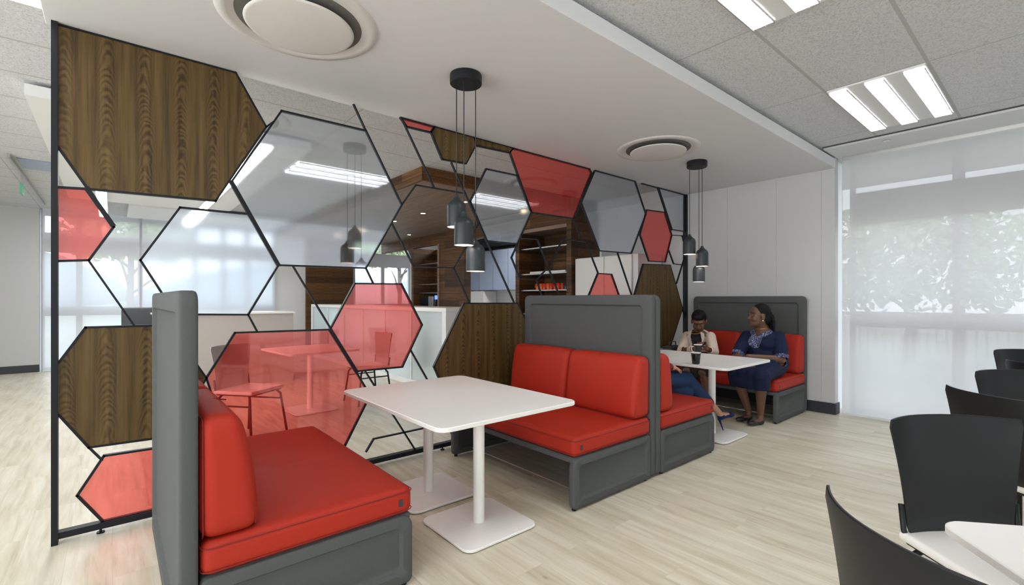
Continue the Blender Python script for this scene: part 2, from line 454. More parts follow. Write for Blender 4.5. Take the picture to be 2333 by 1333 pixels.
def thing(name, label, cat, loc=(0, 0, 0), rz=0, group=None):
    o = bpy.data.objects.new(name, None); C.objects.link(o); o.empty_display_size = 0.1
    o.location = loc; o.rotation_euler = (0, 0, rz); o['label'] = label; o['category'] = cat
    if group: o['group'] = group
    return o
def tag(o, label, cat, group=None):
    o['label'] = label; o['category'] = cat
    if group: o['group'] = group
    return o
def struct(o, label=None, cat=None):
    o['kind'] = 'structure'
    if label: o['label'] = label; o['category'] = cat
    return o
def copy_tree(o, parent=None):
    c = o.copy(); C.objects.link(c)
    if parent: c.parent = parent
    for ch in list(o.children): copy_tree(ch, c)
    return c
def rrect(w, h, r, n=6, radii=None):
    """rounded rectangle points, origin bottom centre, ccw"""
    pts = []
    rr = radii or (r, r, r, r)
    for (cx, cy, a0, q) in ((w / 2, 0, -90, rr[0]), (w / 2, h, 0, rr[1]), (-w / 2, h, 90, rr[2]), (-w / 2, 0, 180, rr[3])):
        sx = 1 if cx > 0 else -1; sy = -1 if cy > 0 else 1
        for k in range(n + 1):
            a = math.radians(a0 + 90 * k / n)
            pts.append((cx - sx * q + q * math.cos(a), cy + sy * q + q * math.sin(a)))
    return pts
# ------------------------------------------------------------------ room shell
XW, YB = -11.93, 6.13
def s_box(name, m, x0, x1, y0, y1, z0, z1, **k):
    return struct(MB().box(x0, x1, y0, y1, z0, z1).build(name, m), **k)
s_box('floor', 'floor_planks', -12.3, 4.0, -5.0, 8.2, -0.12, 0.0, label='pale limed-oak plank vinyl floor of the whole cafeteria', cat='floor')
s_box('ceiling', 'ceiling_tiles', -12.3, 4.0, -5.0, 8.2, 2.9, 3.02, label='speckled acoustic tile ceiling in a white grid', cat='ceiling')
# dropped plaster soffit above the booths
sf = MB().box(-3.53, -1.679, -0.27, YB, 2.76, 2.86).box(-3.53, -1.76, -0.27, YB, 2.86, 2.9)
struct(sf.build('trim_1', 'soffit_paint', bevel=0.003), label='smooth dropped plaster soffit above the red booths', cat='ceiling')
# grey wall behind the far booth, with its panel joints
w = MB()
xs = [-5.0, -3.52, -2.900, -2.297, -1.816, -1.685]
for a, b in zip(xs[:-1], xs[1:]): w.box(a + 0.0015, b - 0.0015, YB, YB + 0.12, 0.0, 2.9)
w.box(-5.0, -1.688, YB + 0.004, YB + 0.119, 0.0, 2.9)
struct(w.build('wall_back', 'wall_paint'), label='light grey panelled wall behind the far booth', cat='wall')
s_box('wall_behind_camera', 'white_paint', -12.3, 4.0, -5.2, -5.0, 0, 2.9)
s_box('wall_right', 'white_paint', 4.0, 4.15, -5.0, 6.6, 0, 2.9)
s_box('baseboard_back', 'baseboard_black', -3.45, -1.673, YB - 0.012, YB, 0.0, 0.125)
s_box('baseboard_right', 'baseboard_black', -1.684, -1.672, YB, YB + 0.13, 0.0, 0.125)
# bulkhead over the right-hand window
struct(MB().box(-1.68, 4.0, 5.735, 6.6, 2.878, 2.9).build('trim_2', 'soffit_paint'))
struct(MB().box(-1.68, 4.0, 5.695, 5.735, 2.896, 2.9).build('gap_shade', 'diffuser_dark'))  # dark-coloured strip in place of the shaded gap before the bulkhead
s_box('wall_window_side', 'white_paint', -1.74, 4.0, 6.62, 6.7, 2.95, 3.1)

def window_bay(a0, a1, plane, axis, idx, ncol=((0.0, 1.0),), z0=0.04, z1=2.95):
    """frame between a0 and a1 along its wall; ncol: pane column limits as fractions"""
    fr = MB(); gl = MB(); t = 0.06
    rails = [(z0 - 0.04, z0 + 0.02), (0.985, 1.155), (2.14, 2.49), (2.79, 2.86), (z1 - 0.03, z1 + 0.03)]
    def put(mb, u0, u1, zz0, zz1, d0, d1):
        if axis == 'y': mb.box(u0, u1, plane + d0, plane + d1, zz0, zz1)
        else: mb.box(plane - d1, plane - d0, u0, u1, zz0, zz1)
    for r0, r1 in rails: put(fr, a0, a1, r0, r1, 0.0, t)
    L = a1 - a0
    cols = [a0 + c[0] * L for c in ncol] + [a1]
    for i, c in enumerate(cols):
        wdt = 0.045
        put(fr, c - wdt if i else c, c + wdt if i < len(cols) - 1 else c, z0, z1, 0.001, t - 0.001)
    put(gl, a0 + 0.01, a1 - 0.01, z0, z1, 0.025, 0.031)
    root = struct(fr.build('window_%d' % idx, 'window_frame'))
    gl.build('pane', 'clear_glass', root)
    return root
# right-hand glazed wall
window_bay(-1.612, -0.70, 6.40, 'y', 1)
window_bay(-0.70, 0.80, 6.40, 'y', 2)
window_bay(0.80, 2.40, 6.40, 'y', 3)
window_bay(2.40, 4.00, 6.40, 'y', 4)
# far left glazed wall
yb = [-0.97, 0.42, 1.83, 2.85]
window_bay(-0.97, 0.42, XW, 'x', 5, ((0, 1), (0.36, 1)))
window_bay(0.42, 1.83, XW, 'x', 6, ((0, 1), (0.64, 1)))
window_bay(1.83, 2.85, XW, 'x', 7, ((0, 1), (0.45, 1)))
window_bay(4.70, 6.30, XW, 'x', 8, ((0, 1), (0.5, 1)))
s_box('wall_left', 'wall_paint', -12.3, -11.86, -5.0, -0.985, 0, 2.9, label='plain grey wall portion at the far left beside the windows', cat='wall')
s_box('baseboard_left', 'baseboard_black', -11.86, -11.845, -5.0, -0.985, 0, 0.13)
wl2 = MB().box(-12.1, XW, 2.85, 4.70, 0, 2.9).box(-12.1, XW, 6.3, 8.2, 0, 2.9)
struct(wl2.build('wall_left_kitchen', 'white_paint'))
# roller blinds
struct(MB().box(-1.80, -1.74, 6.25, 6.62, 0, 2.9).build('trim_3', 'white_paint'))
def blind(a0, a1, plane, axis, label, zt=2.93, zb=0.03, group=None):
    t = thing('roller_blind', label, 'window blind', (0, 0, 0), 0, group)
    cl = MB(); bar = MB(); box = MB()
    if axis == 'y':
        cl.add([(a0, plane, zb), (a1, plane, zb), (a1, plane, zt), (a0, plane, zt)], [(0, 1, 2, 3)]); bar.box(a0, a1, plane - 0.008, plane + 0.010, zb - 0.022, zb); box.tube([(a0, plane + 0.02, zt - 0.01), (a1, plane + 0.02, zt - 0.01)], 0.028, 14)
    else:
        cl.add([(plane, a0, zb), (plane, a1, zb), (plane, a1, zt), (plane, a0, zt)], [(0, 1, 2, 3)]); bar.box(plane - 0.010, plane + 0.008, a0, a1, zb - 0.022, zb); box.tube([(plane - 0.02, a0, zt - 0.01), (plane - 0.02, a1, zt - 0.01)], 0.028, 14)
    cl.build('cloth', 'blind_cloth' if axis == 'y' else 'blind_sheer', t); bar.build('bottom_bar', 'white_paint', t); box.build('roller', 'white_paint', t, smooth=True)
    return t
blind(-1.635, 0.80, 6.20, 'y', 'white mesh roller blind drawn down to the floor behind the black chairs', zt=2.87)
blind(0.83, 3.95, 6.20, 'y', 'white mesh roller blind in the corner beyond the right edge', zt=2.87)
blind(-0.94, 0.40, -11.80, 'x', 'white roller blind beside the plain grey wall at far left')
blind(0.44, 1.82, -11.80, 'x', 'white roller blind behind the pale service counter, left part')
blind(1.86, 2.82, -11.80, 'x', 'narrow white roller blind behind the right end of the pale service counter')

# ------------------------------------------------------------------ outside
g = MB().box(-40, 40, 8.4, 60, -0.3, -0.1).box(-70, -12.4, -40, 60, -0.3, -0.1)
struct(g.build('ground', 'lawn'), label='lawn and grounds outside the windows', cat='lawn')
hl = MB()
for k in range(14):
    a = -60 + k * 9.5; hh = 4 + 3.5 * math.sin(k * 1.7) + 2 * math.sin(k * 0.6)
    hl.lathe([(16, -0.3), (13, hh * 0.5), (8, hh * 0.9), (0, hh + 1.2)], (-75 + 3 * math.sin(k), a, 0), 16)
struct(hl.build('hills', 'hill', smooth=True), label='low distant hills beyond the far left windows', cat='hill')
def tree(x, y, h, r, label, seed):
    rnd = random.Random(seed)
    t = thing('tree', label, 'tree', (x, y, -0.1), 0, 'trees outside the windows')
    tr = MB(); tr.tube([(0, 0, 0), (0.05, 0.02, h * 0.25), (-0.06, 0.05, h * 0.5), (0.0, 0.0, h * 0.8)], [0.13, 0.10, 0.08, 0.04], 8)
    for k in range(7):
        a = rnd.random() * 6.28; z = h * (0.3 + 0.06 * k)
        tr.tube([(0, 0, z), (math.cos(a) * r * 0.4, math.sin(a) * r * 0.4, z + r * 0.35), (math.cos(a) * r * 0.8, math.sin(a) * r * 0.8, z + r * 0.55)], [0.05, 0.035, 0.015], 6)
    tr.build('trunk', 'tree_bark', t, smooth=True)
    lf = MB()
    for k in range(3400):
        a = rnd.random() * 6.28; el = math.asin(rnd.uniform(-0.7, 1)); rr = r * (0.35 + 0.65 * rnd.random() ** 0.5)
        blob = 1 + 0.25 * math.sin(3 * a + seed) * math.cos(2 * el)
        c = Vector((math.cos(a) * math.cos(el) * rr * blob, math.sin(a) * math.cos(el) * rr * blob, h * 0.68 + math.sin(el) * rr * 0.75))
        u = Vector((rnd.uniform(-1, 1), rnd.uniform(-1, 1), rnd.uniform(-1, 1))).normalized(); v = u.orthogonal().normalized(); s = rnd.uniform(0.07, 0.15)
        lf.add([c - u * s, c + v * s * 0.5, c + u * s, c - v * s * 0.5], [(0, 1, 2, 3)])
    lf.build('foliage', 'tree_leaf', t)
tree(-2.3, 13.5, 3.2, 2.1, 'leafy tree behind the left part of the drawn right-hand blind', 3)
tree(2.9, 14.5, 3.3, 2.5, 'larger leafy tree behind the right part of the drawn right-hand blind', 5)
tree(-19.5, 0.4, 5.0, 1.6, 'tree outside the blind beside the plain grey wall at far left', 8)
tree(-19, 9.5, 5.5, 2.0, 'tree seen through the window between the dark wood kitchen walls', 9)
fe = thing('picket_fence', 'pale upright-bar fence on the lawn behind the right-hand blind', 'fence', (0, 10.6, -0.1))
for k in range(90):
    if k < 60: MB().box(-4.2 + k * 0.12, -4.17 + k * 0.12, -0.01, 0.01, 0, 1.15).build('picket', 'fence_white', fe)
MB().box(-4.25, 3.0, 0.011, 0.03, 0.95, 1.0).box(-4.25, 3.0, 0.011, 0.03, 0.2, 0.25).build('rail', 'fence_white', fe)

# ------------------------------------------------------------------ partition screen
HEX = [
    ('oak', 'w', [(-0.219, 2.747), (0.6, 2.764), (0.779, 2.447), (0.492, 1.914), (-0.103, 1.899), (-0.219, 2.103)]),
    ('red', 'r', [(-0.219, 1.891), (-0.098, 1.9), (0.005, 1.703), (-0.098, 1.51), (-0.219, 1.499)]),
    ('satin', 'f', [(0.874, 2.58), (1.469, 2.583), (1.768, 2.055), (1.469, 1.532), (0.855, 1.527), (0.578, 2.047)]),
    ('satin', 'f', [(0.309, 1.85), (0.673, 1.852), (0.855, 1.527), (0.673, 1.194), (0.288, 1.205), (0.122, 1.522)]),
    ('oak', 'w', [(-0.112, 1.142), (0.256, 1.141), (0.443, 0.805), (0.27, 0.477), (-0.099, 0.485), (-0.217, 0.682), (-0.217, 0.96)]),
    ('red', 'r', [(-0.036, 0.425), (0.185, 0.421), (0.31, 0.225), (0.185, 0.06), (-0.04, 0.06), (-0.145, 0.233)]),
    ('red', 'r', [(0.598, 1.08), (1.201, 1.074), (1.503, 0.557), (1.233, 0.07), (0.635, 0.08), (0.443, 0.805)]),
    ('red', 'r', [(1.383, 1.413), (1.764, 1.417), (1.951, 1.082), (1.772, 0.748), (1.397, 0.751), (1.204, 1.083)]),
    ('oak', 'w', [(2.367, 1.258), (2.995, 1.254), (3.363, 0.661), (3.006, 0.091), (2.358, 0.116), (2.064, 0.724)]),
    ('red', 'r', [(1.757, 2.777), (2.068, 2.778), (2.03, 2.699), (1.811, 2.695)]),
    ('oak', 'w', [(2.068, 2.778), (2.477, 2.781), (2.496, 2.686), (2.391, 2.503), (2.146, 2.495), (2.038, 2.7)]),
    ('oak', 'w', [(2.477, 2.781), (2.944, 2.785), (2.895, 2.703), (2.499, 2.687)]),
    ('red', 'r', [(2.944, 2.785), (4.06, 2.785), (4.098, 2.712), (3.799, 2.169), (3.18, 2.162), (2.9, 2.708)]),
    ('satin', 'f', [(2.616, 2.496), (2.989, 2.499), (3.18, 2.162), (2.995, 1.832), (2.626, 1.833), (2.438, 2.173)]),
    ('satin', 'f', [(4.158, 2.788), (4.92, 2.784), (5.154, 2.375), (4.847, 1.858), (4.236, 1.847), (3.924, 2.358)]),
    ('red', 'r', [(5.173, 2.431), (5.587, 2.449), (5.759, 2.159), (5.598, 1.788), (5.222, 1.78), (5.026, 2.106)]),
    ('satin', 'f', [(5.432, 2.776), (6.075, 2.776), (6.075, 2.241), (5.759, 2.237)]),
    ('red', 'r', [(4.212, 1.587), (4.46, 1.585), (4.654, 1.248), (4.485, 0.86), (4.212, 0.859), (4.001, 1.252)]),
    ('oak', 'w', [(5.097, 1.735), (5.716, 1.752), (6.029, 1.16), (5.727, 0.66), (5.097, 0.651), (4.856, 1.236)]),
]
BARS = [[(1.37, 2.768), (1.469, 2.583)], [(-0.098, 1.505), (0.093, 1.147)], [(1.757, 2.77), (2.064, 2.245)], [(1.472, 1.529), (1.528, 1.419)], [(0.947, 1.526), (1.204, 1.083)], [(0.673, 1.194), (0.727, 1.08)], [(1.465, 0.744), (1.886, 0.06)], [(1.85, 0.874), (2.159, 0.357)], [(1.472, 0.128), (1.532, 0.214), (2.159, 0.221), (2.293, 0.066)], [(2.239, 2.483), (2.955, 1.263)], [(1.768, 2.055), (1.894, 2.234), (2.28, 2.236), (2.386, 2.236)], [(1.685, 1.894), (1.874, 1.564), (2.261, 1.566), (2.396, 1.767), (2.531, 1.989)], [(2.261, 1.566), (2.429, 1.265)], [(2.995, 1.823), (2.922, 1.695), (3.034, 1.493), (3.252, 1.487), (3.439, 1.642), (3.635, 1.936), (4.005, 1.933), (4.212, 1.597)], [(3.057, 1.893), (3.264, 1.897), (3.562, 1.37), (3.758, 1.04)], [(3.252, 1.487), (3.363, 1.256)], [(3.799, 2.169), (3.924, 1.96)], [(4.577, 1.841), (4.829, 1.387), (4.911, 1.247)], [(5.068, 2.75), (5.432, 2.75)], [(5.803, 2.163), (6.029, 2.177), (6.087, 2.065)], [(5.683, 1.958), (5.809, 1.774), (5.994, 1.768)], [(6.098, 1.887), (5.881, 1.506)], [(6.029, 1.179), (6.10, 1.03)], [(-0.099, 0.485), (-0.045, 0.403)], [(0.779, 2.447), (0.82, 2.49)]]
THICK = [[(0.578, 2.047), (0.855, 1.527)], [(1.201, 1.074), (1.397, 0.747)], [(5.432, 2.755), (5.759, 2.237)], [(4.098, 2.712), (3.828, 2.211)], [(-0.105, 1.899), (-0.001, 1.715)]]
XS = -3.49
scr = thing('partition_screen', 'full-height black-framed hexagon screen of oak, red and satin glass panels', 'room divider', (XS, 0, 0))
def bar_prism(mb, p, q, wd, d0=-0.015, d1=0.015):
    p = Vector((p[0], p[1])); q = Vector((q[0], q[1])); d = (q - p)
    if d.length < 1e-5: return
    d.normalize(); nrm = Vector((-d.y, d.x)) * wd / 2; e = d * wd * 0.42
    mb.prism([tuple(p - e - nrm), tuple(q + e - nrm), tuple(q + e + nrm), tuple(p - e + nrm)], 'x', d0, d1)
MB().box(-0.03, 0.03, -0.245, -0.219, 0.0, 2.759).build('post', 'screen_frame', scr)
MB().box(-0.03, 0.03, 6.10, 6.13, 0.0, 2.759).build('post', 'screen_frame', scr)
MB().box(-0.025, 0.025, -0.219, 6.10, 0.028, 0.062).build('bottom_rail', 'screen_frame', scr)
for fy in (-0.05, 1.05, 2.15, 3.25, 4.4, 5.5):
    MB().tube([(0, fy, 0.0), (0, fy, 0.008)], 0.018, 14).tube([(0, fy, 0.008), (0, fy, 0.03)], 0.006, 8).build('foot', 'screen_frame', scr, smooth=False)
mname = {'w': 'oak_panel', 'r': 'red_glass', 'f': 'satin_glass'}
pname = {'w': 'wood_panel', 'r': 'red_glass_panel', 'f': 'satin_glass_panel'}
plabel = {'w': 'dark oak veneer hexagon', 'r': 'translucent red hexagon', 'f': 'satin clear hexagon'}
for _, k, pts in HEX:
    pts = [(y, min(z, 2.757)) for y, z in pts]
    th = 0.011 if k == 'w' else 0.004
    pn = MB().prism(pts, 'x', -th, th if k != 'w' else 0.009).build(pname[k], mname[k], scr)
    pn['label'] = plabel[k]
    fm = MB()
    for i in range(len(pts)):
        a, b = pts[i], pts[(i + 1) % len(pts)]
        if min(a[1], b[1]) > 2.74:      # the panel meets the soffit there
            bar_prism(fm, (a[0], 2.753), (b[0], 2.753), 0.008); continue
        if abs(a[0] + 0.218) < 0.003 and abs(b[0] + 0.218) < 0.003: continue
        bar_prism(fm, a, b, 0.0115, -0.012, 0.012)
    fm.build('frame', 'screen_frame', pn)
for b in BARS:
    mb = MB()
    for p, q in zip(b[:-1], b[1:]): bar_prism(mb, p, (q[0], min(q[1], 2.757)), 0.0105, -0.010, 0.010)
    mb.build('bar', 'screen_frame', scr)
for b in THICK:
    mb = MB(); bar_prism(mb, b[0], b[1], 0.024, -0.0125, 0.0125); mb.build('bar', 'screen_frame', scr)

# ------------------------------------------------------------------ lounge booths
def padded_panel(w, h, t, r, inset, depth, edge=0.012, both=(True, True), radii=None, z0=0.0):
    """upholstered panel: rounded outline, rounded rim, recessed field on its faces; x width, z height, y 0..t"""
    mb = MB(); n = 6
    def loop(ins, rad, y, rd=None):
        q = rd or tuple(max(0.004, (rad_ - ins)) for rad_ in (radii or (r, r, r, r)))
        return [(x, y, z + ins + z0) for x, z in rrect(w - 2 * ins, h - 2 * ins, 0, n, q)]
    def side(ya, sgn, rec):
        L = [loop(0, r, ya + sgn * edge), loop(edge * 0.3, r, ya + sgn * edge * 0.3), loop(edge, r, ya)]
        if rec:
            fr = (0.035,) * 4
            L += [loop(inset, r, ya, fr), loop(inset + 0.012, r, ya + sgn * depth, (0.028,) * 4)]
        return L
    A = side(0.0, 1, both[0]); B = side(t, -1, both[1])
    loops = list(reversed(A)) + B
    k = len(loops[0]); vs = [v for lp in loops for v in lp]; fs = []
    for i in range(len(loops) - 1):
        for j in range(k): fs.append((i * k + j, i * k + (j + 1) % k, (i + 1) * k + (j + 1) % k, (i + 1) * k + j))
    fs.append(tuple(reversed(range(k)))); fs.append(tuple(range((len(loops) - 1) * k, len(loops) * k)))
    mb.add(vs, fs)
    return mb
SW = 1.372     # booth width
def make_booth(label, loc, rz):
    t = thing('booth_sofa', label, 'booth sofa', loc, rz, 'red and grey booth sofas')
    # local: y=0 back of the tall panel, the sofa faces +y
    o = padded_panel(SW, 1.31, 0.058, 0.055, 0.075, 0.017, z0=0.018, radii=(0.02, 0.05, 0.05, 0.02)).build('back_panel', 'sofa_grey', t); auto_smooth(o, 50)
    for s in (-1, 1):
        pm = padded_panel(0.812, 0.312, 0.045, 0.05, 0.048, 0.016, z0=0.014, edge=0.010, radii=(0.03, 0.06, 0.03, 0.02))
        M = Matrix.Translation((s * (SW / 2), 0.060 + 0.406, 0)) @ Matrix.Rotation(PI / 2 if s > 0 else -PI / 2, 4, 'Z') @ Matrix.Scale(-1 if s < 0 else 1, 4, (1, 0, 0))
        # face outward, thickness towards the middle
        o = pm.build('side_panel', 'sofa_grey', t, M=M); auto_smooth(o, 50)
        o['label'] = 'grey upholstered end panel'
        MB().tube([(s * (SW / 2 - 0.03), 0.84, 0.0), (s * (SW / 2 - 0.03), 0.84, 0.02)], 0.014, 10).tube([(s * (SW / 2 - 0.03), 0.10, 0.0), (s * (SW / 2 - 0.03), 0.10, 0.02)], 0.014, 10).build('foot', 'black_metal', t)
    d = MB().rbox((0, 0.466, 0.309), (SW - 0.02, 0.80, 0.040), 0.014, n=2, e=3)
    d.build('seat_deck', 'sofa_grey', t, smooth=True)
    MB().box(-SW / 2 + 0.05, SW / 2 - 0.05, 0.060, 0.085, 0.03, 0.29).build('rear_board', 'sofa_dark', t)
    MB().tube([(-SW / 2 + 0.045, 0.70, 0.05), (SW / 2 - 0.045, 0.70, 0.05)], 0.006, 8).build('stretcher', 'steel', t)
    def seat_fn(q, u):
        # shallow dimple where the two seats meet
        if u[2] > 0.6: q.z -= 0.007 * math.exp(-(q.x / 0.035) ** 2) * (1 - u[1] ** 2)
        return q
    sc_ = MB().rbox((0, 0.468, 0.389), (SW + 0.006, 0.806, 0.122), 0.036, bulge=(0.004, 0.006, 0.008), n=22, e=5, fn=seat_fn).build('seat_cushion', 'sofa_red', t, smooth=True)
    def loop_at(z, ins):
        return [(x, y + 0.468 - 0.403, z) for x, y in rrect(SW + 0.006 + ins, 0.806 + ins, 0.03, 5)]
    MB().tube([(p[0], p[1], 0.430) for p in loop_at(0.43, 0.001)], 0.0022, 5, closed=True).build('piping', 'sofa_piping', sc_, smooth=True)
    MB().tube([(p[0], p[1], 0.348) for p in loop_at(0.348, 0.001)], 0.0022, 5, closed=True).build('piping', 'sofa_piping', sc_, smooth=True)
    MB().box((SW / 2 + 0.004) * (-1 if abs(rz) > 1 else 1) - 0.003, (SW / 2 + 0.004) * (-1 if abs(rz) > 1 else 1) + 0.003, 0.80, 0.818, 0.372, 0.402).build('maker_tag', 'tag_dark', sc_)
    for s in (-1, 1):
        wd = SW / 2 - 0.006
        def bf(q, u):
            # wedge: thinner at the top, front face leaning back a little
            k = (q.z / 0.43 + 0.5)
            q.y -= (0.030 * k + 0.038 * k * k * k) * (u[1] + 1) / 2
            return q
        bc = MB().rbox((s * (SW / 4 + 0.001), 0.158, 0.668), (wd, 0.19, 0.435), 0.050, bulge=(0.003, 0.010, 0.006), n=9, e=5, fn=bf)
        b = bc.build('back_cushion', 'sofa_red', t, smooth=True)
        cx = s * (SW / 4 + 0.001)
        pts = []
        for x, z in rrect(wd - 0.012, 0.435 - 0.012, 0.035, 5):
            k = (z + 0.006) / 0.435
            pts.append((cx + x * 0.985, 0.158 + 0.095 - 0.030 * k - 0.038 * k ** 3 - 0.015, 0.4505 + 0.006 + z * 0.985))
        MB().tube(pts, 0.0024, 5, closed=True).build('piping', 'sofa_piping', b, smooth=True)
        pts2 = [(p[0], 0.072, p[2]) for p in pts]
        MB().tube(pts2, 0.0024, 5, closed=True).build('piping', 'sofa_piping', b, smooth=True)
        # pinched seam over the top of the cushion
        MB().tube([(cx + 0.02, 0.09, 0.886), (cx + 0.005, 0.15, 0.8895), (cx + 0.02, 0.19, 0.883)], 0.003, 5).build('piping', 'sofa_piping', b, smooth=True)
    return t
CX = -2.623
make_booth('nearest booth sofa, seen end-on from behind, open red seat towards the large white table', (CX, 0.166, 0), 0)
make_booth('middle booth sofa with two red back cushions facing the nearest sofa', (CX, 2.988, 0), PI)
make_booth('booth sofa standing back to back with the middle one, with a person in jeans', (CX, 2.996, 0), 0)
make_booth('farthest booth sofa against the grey wall, two seated women on it', (CX, 6.06, 0), PI)

# ------------------------------------------------------------------ tables
def rounded_slab(w, d, z0, z1, r, mi=0, n=6, cx=0, cy=0, chamfer=0.004):
    mb = MB()
    def lp(ins, z): return [(x + cx, y + cy - (d / 2 - ins) , z) for x, y in rrect(w - 2 * ins, d - 2 * ins, r, n)]
    Ls = [lp(chamfer, z0), lp(0, z0 + chamfer), lp(0, z1 - chamfer), lp(chamfer, z1)]
    k = len(Ls[0]); vs = [v for l_ in Ls for v in l_]; fs = []
    for i in range(3):
        for j in range(k): fs.append((i * k + j, i * k + (j + 1) % k, (i + 1) * k + (j + 1) % k, (i + 1) * k + j))
    fs.append(tuple(reversed(range(k)))); fs.append(tuple(range(3 * k, 4 * k)))
    return mb.add(vs, fs, mi)
def cafe_table(label, loc, rz, w, d, cols, group=None):
    t = thing('cafe_table', label, 'table', loc, rz, group)
    rounded_slab(w, d, 0.693, 0.715, 0.055, chamfer=0.003).build('tabletop', 'white_laminate', t)
    for (x, y) in cols:
        rounded_slab(0.49, 0.49, 0.006, 0.020, 0.055, cx=x, cy=y, chamfer=0.003).build('base_plate', 'table_steel', t)
        o = MB().tube([(x, y, 0.020), (x, y, 0.690)], 0.0325, 28).build('column', 'table_steel', t); auto_smooth(o)
        MB().box(x - 0.11, x + 0.11, y - 0.11, y + 0.11, 0.688, 0.693).build('mounting_plate', 'table_steel', t)
        g_ = MB()
        for sx in (-1, 1):
            for sy in (-1, 1): g_.tube([(x + sx * 0.2, y + sy * 0.2, 0), (x + sx * 0.2, y + sy * 0.2, 0.007)], 0.014, 10)
        g_.build('glide', 'black_metal', t)
    return t
cafe_table('large white table on two columns between the nearest and middle sofas', (-2.415, 1.565, 0), 0, 1.20, 0.915, [(0.213, 0.035), (-0.36, 0.035)], 'white tables between the booths')
cafe_table('white table with two dark cups, in front of the seated women', (-2.425, 4.335, 0), 0, 1.18, 0.92, [(0.222, 0.01), (-0.36, 0.01)], 'white tables between the booths')
tb = cafe_table('white table corner at the lower right edge among black chairs', (0.335, 1.597, 0), math.radians(39.1), 0.80, 0.80, [(0, 0)])

# ------------------------------------------------------------------ cafeteria chairs
def make_chair(label):
    t = thing('cafe_chair', label, 'chair', (0, 0, 0), 0, 'black cafe chairs at the right')
    nu, nv = 22, 14
    def surf(u, v, off):
        w = 0.190 + 0.055 * v ** 1.5
        # rounded top corners
        z = 0.455 + 0.405 * v
        x = u * w
        if v > 0.92:
            k = (v - 0.92) / 0.08; z = 0.455 + 0.405 * v
            lim = w - 0.012 * (1 - math.sqrt(max(0, 1 - k * k)))
            x = u * lim
        c = 0.020 + 0.062 * v
        y = -0.205 - 0.075 * v ** 1.2 + c * abs(u) ** 2.2 + off
        if v < 0.12: y += 0.02 * (1 - v / 0.12) ** 2
        return (x, y, z)
    vs = []; fs = []
    for off in (0.0, -0.009):
        for j in range(nv + 1):
            for i in range(nu + 1): vs.append(surf(-1 + 2 * i / nu, j / nv, off))
    N = (nu + 1) * (nv + 1)
    ix = lambda i, j, l: l * N + j * (nu + 1) + i
    for j in range(nv):
        for i in range(nu):
            fs.append((ix(i, j, 0), ix(i + 1, j, 0), ix(i + 1, j + 1, 0), ix(i, j + 1, 0)))
            fs.append((ix(i, j, 1), ix(i, j + 1, 1), ix(i + 1, j + 1, 1), ix(i + 1, j, 1)))
    for i in range(nu):
        fs.append((ix(i, 0, 0), ix(i, 0, 1), ix(i + 1, 0, 1), ix(i + 1, 0, 0))); fs.append((ix(i, nv, 0), ix(i + 1, nv, 0), ix(i + 1, nv, 1), ix(i, nv, 1)))
    for j in range(nv):
        fs.append((ix(0, j, 0), ix(0, j + 1, 0), ix(0, j + 1, 1), ix(0, j, 1))); fs.append((ix(nu, j, 0), ix(nu, j, 1), ix(nu, j + 1, 1), ix(nu, j + 1, 0)))
    o = MB().add(vs, fs).build('backrest', 'chair_plastic', t, bevel=0.003); auto_smooth(o, 50)
    def dish(q, u):
        if u[2] > 0: q.z -= 0.008 * (1 - u[0] ** 2) * (1 - u[1] ** 2)
        return q
    MB().rbox((0, 0.0, 0.450), (0.43, 0.40, 0.034), 0.015, n=6, e=3, fn=dish).build('seat', 'chair_seat', t, smooth=True)
    MB().rbox((0, 0.0, 0.428), (0.39, 0.37, 0.016), 0.006, n=2, e=2).build('seat_shell', 'chair_plastic', t, smooth=True)
    for s in (-1, 1):
        MB().tube([(s * 0.188, -0.10, 0.430), (s * 0.200, -0.165, 0.435), (s * 0.203, -0.185, 0.47), (s * 0.205, -0.195, 0.56)], 0.009, 10).build('back_bracket', 'chair_plastic', t, smooth=True)
        for f in (-1, 1):
            MB().tube([(s * 0.17, f * 0.14, 0.425), (s * 0.20, f * 0.17, 0.38), (s * 0.235, f * 0.215, 0.0)], 0.011, 10).build('leg', 'black_metal', t, smooth=True)
        MB().tube([(s * 0.205, -0.175, 0.33), (s * 0.205, 0.175, 0.33)], 0.008, 8).build('stretcher', 'black_metal', t, smooth=True)
    return t
chA = make_chair('large black chair behind the white table corner, its whole backrest facing the camera')
def put(o, loc, rz, label=None):
    o.location = loc; o.rotation_euler = (0, 0, rz)
    if label: o['label'] = label
    return o
rA, rW = math.radians(-130.6), math.radians(-35.5)
put(chA, (-0.104, 2.172, 0.004), rA)
put(copy_tree(chA), (-0.060, 1.315, 0), rW, 'black chair nearest the camera, curved back rim cut by the bottom edge')
put(copy_tree(chA), (-0.092, 3.274, 0), rW, 'black chair just behind the large one, seen from behind with a slanting rim')
put(copy_tree(chA), (-0.050, 4.005, 0), rA, 'black chair with a flat straight top rim, second from the window')
put(copy_tree(chA), (-0.10, 5.77, 0), rA + 0.12, 'black chair closest to the white blind, highest at the right edge')
put(copy_tree(chA), (0.022, 4.947, 0), rW, 'small dark chair rim in front of the chair closest to the blind')

